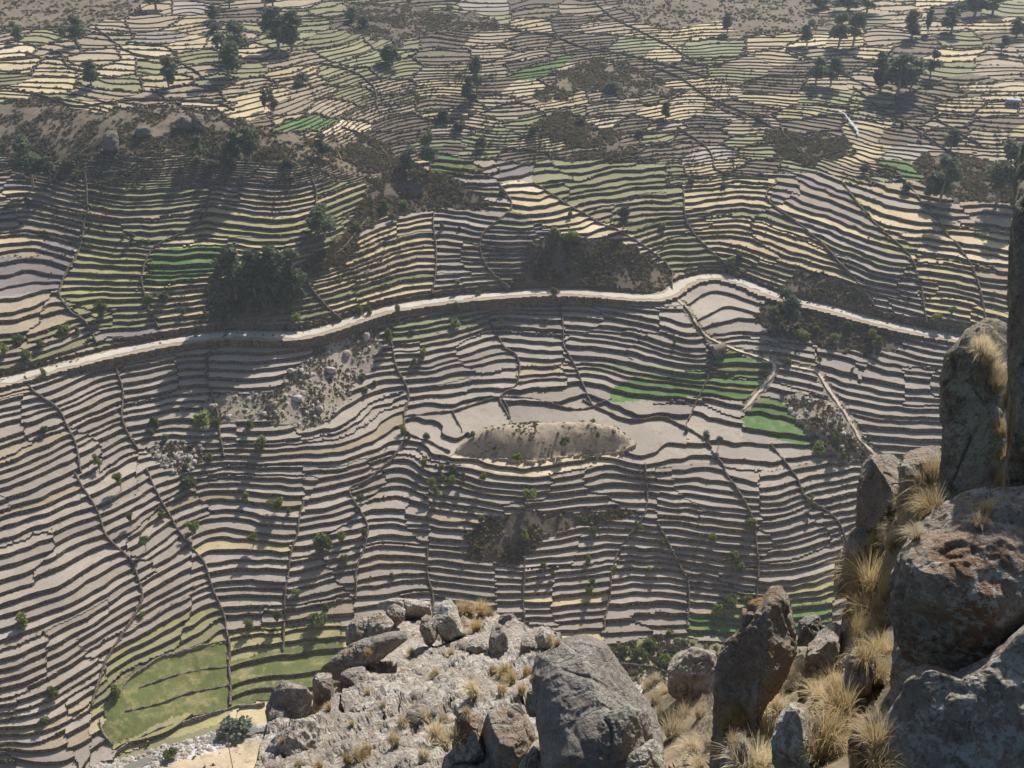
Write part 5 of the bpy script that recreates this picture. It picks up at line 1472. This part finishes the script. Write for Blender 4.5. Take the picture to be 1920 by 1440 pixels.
# weathered crags on the far ridge and the loose rocks of the scree
for i, (lab, u, v, w, h, m) in enumerate([('tall grey crag on the far scrub ridge', 208, 285, 36, 50, 'rock_far'), ('low crag right of the tall grey one on the ridge', 268, 258, 34, 24, 'rock_far'), ('brown crag near the right end of the ridge', 345, 245, 34, 34, 'rock_far'),
                                          ('narrow crag beside the brown one on the ridge', 372, 242, 28, 36, 'rock_far'), ('pale rock at the top of the scree gully', 686, 640, 20, 20, 'rock_tan'), ('pale rock in the middle of the scree gully', 620, 700, 28, 15, 'rock_tan'),
                                          ('low pale rock at the foot of the scree gully', 560, 752, 30, 13, 'rock_tan'), ('small pale rock left in the scree gully', 545, 700, 20, 11, 'rock_tan'), ('tumbled pale rock low in the scree gully', 600, 770, 20, 11, 'rock_tan'), ('pale rock under the road in the scree', 650, 668, 18, 14, 'rock_tan'), ('dark boulder on the edge of the burnt patch', 400, 772, 24, 20, 'rock_dark')]):
    g = ground(u, v)
    dd = (g - Vector((0, 0, CZ))).length
    cvv = v - h * 0.42
    ol = [(u - w / 2, cvv + h * .5), (u - w * .5, cvv - h * .1), (u - w * .25, cvv - h * .46), (u + w * .1, cvv - h * .5), (u + w * .4, cvv - h * .25), (u + w * .5, cvv + h * .3), (u + w * .2, cvv + h * .55)]
    boulder('crag' if 'crag' in lab else 'boulder', lab, ol, dd, w * dd / F * 0.35, m, 60 + i, (60, 36), 0.09, 16, 1.0, group='crags and rocks on the far slopes')

# loose stones of the river bed and scree: too many to count
def stones(name, label, C, size, mats, seed):
    r = np.random.default_rng(seed)
    base = np.array([(-1, -1, -.6), (1, -1, -.6), (1, 1, -.6), (-1, 1, -.6), (-.6, -.6, .6), (.6, -.7, .5), (.7, .6, .6), (-.6, .7, .7)], float)
    fq = np.array([(0, 1, 5, 4), (1, 2, 6, 5), (2, 3, 7, 6), (3, 0, 4, 7), (4, 5, 6, 7)])
    n = len(C)
    V = base[None] * r.uniform(0.6, 1.3, (n, 8, 3))
    a = r.uniform(0, 6.28, n)
    ca, sa = np.cos(a)[:, None], np.sin(a)[:, None]
    V = np.stack([V[..., 0] * ca - V[..., 1] * sa, V[..., 0] * sa + V[..., 1] * ca, V[..., 2] * 0.8], -1) * size[:, None, None] + C[:, None]
    Fq = (fq[None] + 8 * np.arange(n)[:, None, None]).reshape(-1, 4)
    mi = np.repeat(r.integers(0, len(mats), n), 5)
    obj(name, mk_mesh(name, V.reshape(-1, 3), Fq, [MATS[k] for k in mats], mi), None, label, 'stones', kind='stuff')


Cs, Ss = [], []
for zid in np.unique(sz):
    nm = ZONES[int(zid)]['name']
    n, s0 = {'river_bed': (5000, .28), 'scree_slope': (260, .34), 'grey_hillock': (120, .35), 'river_bank': (500, .25), 'stony_hillock': (150, .4)}.get(nm, (0, 0))
    if not n: continue
    f = st[sz == zid]
    f = f[(Vf[f[:, 0]] < 1470) & (Uf[f[:, 0]] > -60) & (Uf[f[:, 0]] < 1980)]
    k = gr.integers(0, len(f), n); bw = gr.dirichlet((1, 1, 1), n)
    u_ = (Uf[f[k]] * bw).sum(1); v_ = (Vf[f[k]] * bw).sum(1); t_ = (Tf[f[k]] * bw).sum(1)
    x_, y_ = unproj(u_, v_, t_ * S)
    Cs.append(np.stack([x_, y_, t_ * S + extra_z(x_, y_, np.full(n, zid)) + 0.05], 1)); Ss.append(s0 * np.exp(gr.normal(0, .5, n)))
stones('loose_stones', 'pale loose stones on the river bed and scree', np.concatenate(Cs), np.concatenate(Ss), ['rock_tan', 'rock_grey', 'rock_boulder'], 77)

# rubble lying on the outcrop and in the gully
rub = []
NVa, NFa, off = [], [], 0
for v_, f_ in NEAR:
    NVa.append(v_); NFa.append(f_ + off); off += len(v_)
bvh = BVHTree.FromPolygons(np.concatenate(NVa).tolist(), np.concatenate(NFa).tolist())
rs = []
for k in range(170):
    u_, v_ = gr.uniform(500, 1060), gr.uniform(1140, 1450)
    if vnoise(u_ / 60, v_ / 60, 3.9) < -0.1: continue
    dx, dy, dz = ray(u_, v_)
    h_ = bvh.ray_cast(Vector((0, 0, CZ)), Vector((float(dx), float(dy), float(dz))).normalized())
    if h_[0] is None or abs(h_[1].z) < 0.75 or h_[3] > 60: continue
    rub.append(h_[0]); rs.append(0.0035 * h_[3] * math.exp(gr.normal(0, .55)))
stones('rubble', 'angular rubble lying on the pale rock outcrop', np.array([tuple(q) for q in rub]), np.array(rs), ['rock_tan', 'rock_spur', 'rock_grey'], 78)

# the steep cliff below the viewpoint down to the river bank
rows = []
xs = np.linspace(-170, 230, 70)
for yy, zz in ((2, CZ - 25), (12, CZ - 38), (22, CZ - 50), (34, CZ - 66), (50, CZ - 90), (70, 82), (90, 58), (110, 38), (128, 26), (146, 15)):
    rows.append(np.stack([xs * (0.35 + 0.65 * yy / 146), yy + 3 * vnoise(xs / 9, xs * 0 + yy / 9), zz + 4 * fbm(xs / 12, xs * 0 + yy / 12, 3.3, 3)], 1))
V = np.concatenate(rows); ii = np.arange(len(V)).reshape(10, 70)
obj('cliff', mk_mesh('cliff', V, np.stack([ii[:-1, :-1].ravel(), ii[:-1, 1:].ravel(), ii[1:, 1:].ravel(), ii[1:, :-1].ravel()], 1), [MATS['rock_spur']], smooth=True), None, 'steep rocky cliff falling from the viewpoint to the river', 'cliff', kind='structure')

# ------------------------------------------------------------------ dry tussock grass
def tuft_mesh(seed, n, droop, side, width, mat):
    r = np.random.default_rng(seed)
    a = r.uniform(0, 6.283, n); q = np.sqrt(r.random(n)) * 0.16
    b = np.stack([q * np.cos(a), q * np.sin(a), np.full(n, -0.05)], 1)
    out = np.stack([np.cos(a), np.sin(a)], 1) * r.uniform(0.05, 0.5, (n, 1)) + side + r.normal(0, .10, (n, 2))
    ln = r.uniform(0.55, 1.05, n)
    segs = [0, .35, .7, 1.0]
    wd = r.normal(0, 1, (n, 2)); wd /= np.linalg.norm(wd, axis=1)[:, None]
    V = np.zeros((n, 4, 2, 3))
    for k, s in enumerate(segs):
        p = b.copy()
        p[:, :2] += out * (s ** 1.6 * ln)[:, None]
        p[:, 2] += ln * (s - droop * s ** 2.4 * np.linalg.norm(out, axis=1))
        w = width * (1 - 0.85 * s)
        V[:, k, 0, :2] = p[:, :2] - wd * w; V[:, k, 1, :2] = p[:, :2] + wd * w
        V[:, k, 0, 2] = p[:, 2]; V[:, k, 1, 2] = p[:, 2]
    base = (np.arange(n) * 8)[:, None]
    Fq = np.concatenate([base + np.array([[2 * k, 2 * k + 1, 2 * k + 3, 2 * k + 2]]) for k in range(3)])
    return mk_mesh('grass_tussock', V.reshape(-1, 3), Fq, [MATS[mat]])


TUFTS = {m: [tuft_mesh(500 + i, 320, (0.9, 1.3, 0.6, 1.1)[i], np.array([(-.12, -.1), (-.25, .05), (.02, -.05), (.18, -.12)][i]), w, mat) for i in range(4)]
         for m, (w, mat) in {'n': (0.0075, 'golden_grass'), 'p': (0.009, 'dry_grass'), 'f': (0.020, 'dry_grass'), 'g': (0.020, 'golden_grass')}.items()}
CAMV = Vector((0, 0, CZ))
GR = [('on the pale rock slope of the outcrop', 'f', [(740, 1395, 40), (818, 1385, 55), (856, 1390, 48), (797, 1350, 40), (700, 1258, 24), (772, 1228, 26), (846, 1228, 26), (816, 1270, 28), (732, 1250, 22), (755, 1358, 30), (795, 1425, 40), (835, 1400, 50), (888, 1302, 48), (818, 1268, 30), (830, 1355, 34), (780, 1330, 22), (720, 1325, 18), (660, 1360, 20), (690, 1300, 18), (875, 1340, 30)]),
      ('golden at the shaded edge of the outcrop', 'g', [(672, 1425, 44), (690, 1410, 34), (652, 1430, 34), (617, 1330, 26), (592, 1332, 22), (530, 1392, 22), (560, 1440, 26), (600, 1440, 30)]),
      ('along the outcrop crest', 'g', [(866, 1148, 40), (880, 1150, 38), (903, 1152, 42), (918, 1156, 30), (893, 1182, 40), (1032, 1205, 26), (1045, 1210, 24), (655, 1225, 18), (665, 1150, 16), (690, 1228, 22)]),
      ('at the foot of the rock fingers', 'g', [(950, 1268, 44), (960, 1280, 40), (988, 1268, 34), (978, 1300, 30), (925, 1265, 30), (1000, 1280, 26), (940, 1300, 34)]),
      ('right of the huge smooth boulder', 'p', [(1215, 1290, 40), (1228, 1318, 46), (1262, 1380, 80), (1282, 1345, 54), (1300, 1410, 62), (1312, 1345, 46), (1240, 1350, 50), (1330, 1400, 54), (1310, 1440, 58), (1245, 1300, 38), (1228, 1280, 34)]),
      ('pale, at the foot of the dark spire', 'p', [(1432, 1350, 110), (1440, 1400, 120), (1412, 1420, 120), (1455, 1340, 90), (1478, 1275, 74), (1505, 1262, 60), (1522, 1282, 66), (1508, 1306, 70), (1532, 1310, 70), (1495, 1285, 66), (1470, 1300, 80), (1395, 1440, 100), (1425, 1445, 100)]),
      ('dull golden, left of the dark spire foot', 'n', [(1365, 1375, 70), (1395, 1340, 70), (1350, 1420, 70), (1375, 1400, 60), (1380, 1350, 64)]),
      ('in the thick grass right of the lichen rocks', 'n', [(1612, 1195, 90), (1640, 1275, 90), (1572, 1340, 130), (1560, 1395, 130), (1638, 1395, 110), (1540, 1430, 120), (1620, 1240, 90), (1610, 1440, 120), (1645, 1440, 110), (1565, 1300, 90), (1650, 1230, 80)]),
      ('tall golden, below the cliff ledge', 'n', [(1624, 1090, 130), (1612, 1080, 120), (1602, 1125, 90), (1645, 1155, 74), (1634, 1110, 110), (1620, 1150, 80), (1655, 1180, 70), (1596, 1160, 60), (1640, 1040, 90), (1660, 1120, 80)]),
      ('pale, on the cliff ledge', 'p', [(1702, 1000, 74), (1672, 1030, 66), (1688, 1010, 70), (1690, 960, 60), (1697, 990, 62), (1715, 1010, 60), (1655, 1005, 70)]),
      ('in the golden cleft beside the pillar', 'n', [(1740, 930, 110), (1732, 950, 100), (1745, 960, 90), (1748, 900, 80), (1728, 975, 80)]),
      ('high on top of the rock pillar', 'p', [(1838, 672, 66), (1828, 660, 54), (1850, 680, 60), (1860, 700, 66), (1842, 650, 46)]),
      ('rusty, in the cleft beside the right cliff', 'n', [(1868, 730, 66), (1888, 760, 60), (1876, 815, 60), (1880, 860, 60), (1870, 905, 60), (1835, 985, 50), (1850, 960, 56)])]
NTH = ORD + ['eleventh', 'twelfth', 'thirteenth', 'fourteenth', 'fifteenth', 'sixteenth', 'seventeenth', 'eighteenth', 'nineteenth', 'twentieth']
gi = 0
for phrase, kind, L in GR:
    L = sorted(L)
    for j_, (u, v, h) in enumerate(L):
        dx, dy, dz = ray(u, v)
        d = Vector((float(dx), float(dy), float(dz))).normalized()
        hit = bvh.ray_cast(CAMV, d)
        if hit[0] is None:
            continue
        gi += 1
        dist = hit[3]
        sc_ = h * dist * (d.dot(Vector(FWD))) / F / 1.1
        o = obj('grass_tussock', TUFTS[kind][gi % 4], None, f'{NTH[j_]} tussock from the left, dry grass {phrase}', 'grass', 'tussocks ' + phrase, loc=hit[0])
        o.rotation_euler = (0, 0, ((gi * 1.7) % 1.6) - 0.8)
        o.scale = (sc_ * 1.05, sc_ * 1.05, sc_)

# ------------------------------------------------------------------ hut, shed, pole
def box(cx, cy, cz, sx, sy, sz):
    v = np.array([(x, y, z) for z in (-1, 1) for x, y in ((-1, -1), (1, -1), (1, 1), (-1, 1))], float) * (sx / 2, sy / 2, sz / 2) + (cx, cy, cz)
    return v, np.array([(0, 3, 2, 1), (4, 5, 6, 7), (0, 1, 5, 4), (1, 2, 6, 5), (2, 3, 7, 6), (3, 0, 4, 7)])


def gable(w, d, h0, rise, over, th):
    y = d / 2 + over; x = w / 2 + over
    k = rise / (d / 2)
    e = h0 - over * k
    top = [(-x, -y, e), (x, -y, e), (x, 0, h0 + rise), (-x, 0, h0 + rise), (-x, y, e), (x, y, e)]
    v = np.array([(a, b, c + th) for a, b, c in top] + top, float)
    return v, np.array([(0, 1, 2, 3), (3, 2, 5, 4), (7, 6, 9, 8), (8, 9, 10, 11), (0, 6, 7, 1), (4, 5, 11, 10)])


m, nt, b = nodemat('thatch')
nt.links.new(ramp(nt, noise(nt, pos(nt), 3, 4), [(0.3, (0.13, 0.10, 0.075)), (0.7, (0.26, 0.21, 0.15))]), b.inputs['Base Color'])
m, nt, b = nodemat('metal_sheet', 0.6)
nt.links.new(ramp(nt, noise(nt, pos(nt), 1, 3), [(0.3, (0.16, 0.19, 0.23)), (0.7, (0.26, 0.29, 0.34))]), b.inputs['Base Color'])
m, nt, b = nodemat('dark_opening'); b.inputs['Base Color'].default_value = (0.03, 0.025, 0.02, 1)
for nm, lab, u, v, w, d, h, rise, roof, rz in (('stone_hut', 'small stone hut with thatched gable roof beside green terraces', 1346, 662, 4.6, 3.4, 2.0, 1.3, 'thatch', 0.5), ('metal_shed', 'small shed with grey metal roof at the far right edge', 1898, 196, 5.5, 3.6, 2.0, 0.9, 'metal_sheet', -0.3)):
    g = ground(u, v)
    e = obj(nm, None, None, lab, 'hut', loc=g); e.rotation_euler = (0, 0, rz)
    pent = np.array([(s, y, z) for s in (-w / 2, w / 2) for y, z in ((-d / 2, -1), (d / 2, -1), (d / 2, h), (0, h + rise), (-d / 2, h))], float)
    wf = [(0, 1, 6, 5), (1, 2, 7, 6), (0, 5, 9, 4), (2, 3, 8, 7), (3, 4, 9, 8)]
    wv = np.concatenate([pent]); tris = [(0, 4, 3), (0, 3, 2), (0, 2, 1), (5, 8, 9), (5, 7, 8), (5, 6, 7)]
    tr = [(a, b2, c) for a, b2, c, dd2 in wf for _ in (0,)] + [(a, c, dd2) for a, b2, c, dd2 in wf] + tris
    obj('wall', mk_mesh('wall', wv, np.array(tr), [MATS['wall_pale']]), e)
    obj('roof', mk_mesh('roof', *gable(w, d, h, rise, 0.35, 0.16), [MATS[roof]]), e)
    obj('dark_doorway', mk_mesh('dark_doorway', *box(0.5, -d / 2 - 0.01, 0.75, 0.9, 0.1, 1.6), [MATS['dark_opening']]), e)  # solid near-black box; the shade inside the opening is its colour
g = ground(438, 1448)
e = obj('utility_pole', None, None, 'thin wooden pole with crossarm beside the river bank', 'pole', loc=g)
mpp = (g.y * CP - (g.z - CZ) * SP) / F
ph = 92 * mpp / CP
v_, f_ = tube([(0, 0, -.5), (0, 0, ph * .5), (0, 0, ph)], [.13, .11, .09], 8)
obj('pole', mk_mesh('pole', v_, f_, [MATS['bark']], smooth=True), e)
obj('crossarm', mk_mesh('crossarm', *box(0, 0, ph - .35, 1.3, .1, .12), [MATS['bark']]), e)
for x in (-.55, 0, .55):
    v_, f_ = tube([(x, 0, ph - .3), (x, 0, ph - .15), (x, 0, ph - .05)], [.05, .06, .02], 6)
    obj('insulator', mk_mesh('insulator', v_, f_, [MATS['white_water']]), e)

# ------------------------------------------------------------------ the air
hz = bpy.data.materials.new('air'); hz.use_nodes = True
hn = hz.node_tree; hn.nodes.clear()
ho = hn.nodes.new('ShaderNodeOutputMaterial'); hv = hn.nodes.new('ShaderNodeVolumePrincipled')
hv.inputs['Color'].default_value = (0.78, 0.87, 1.0, 1)
hv.inputs['Density'].default_value = 0.00013
hv.inputs['Anisotropy'].default_value = 0.2
hn.links.new(hv.outputs[0], ho.inputs['Volume'])
vb, fb = box(0, 1450, (CZ - 6) / 2, 5200, 3400, CZ + 14)
obj('haze', mk_mesh('haze', vb, fb, [hz]), None, 'thin bluish haze filling the valley', 'haze', kind='stuff')
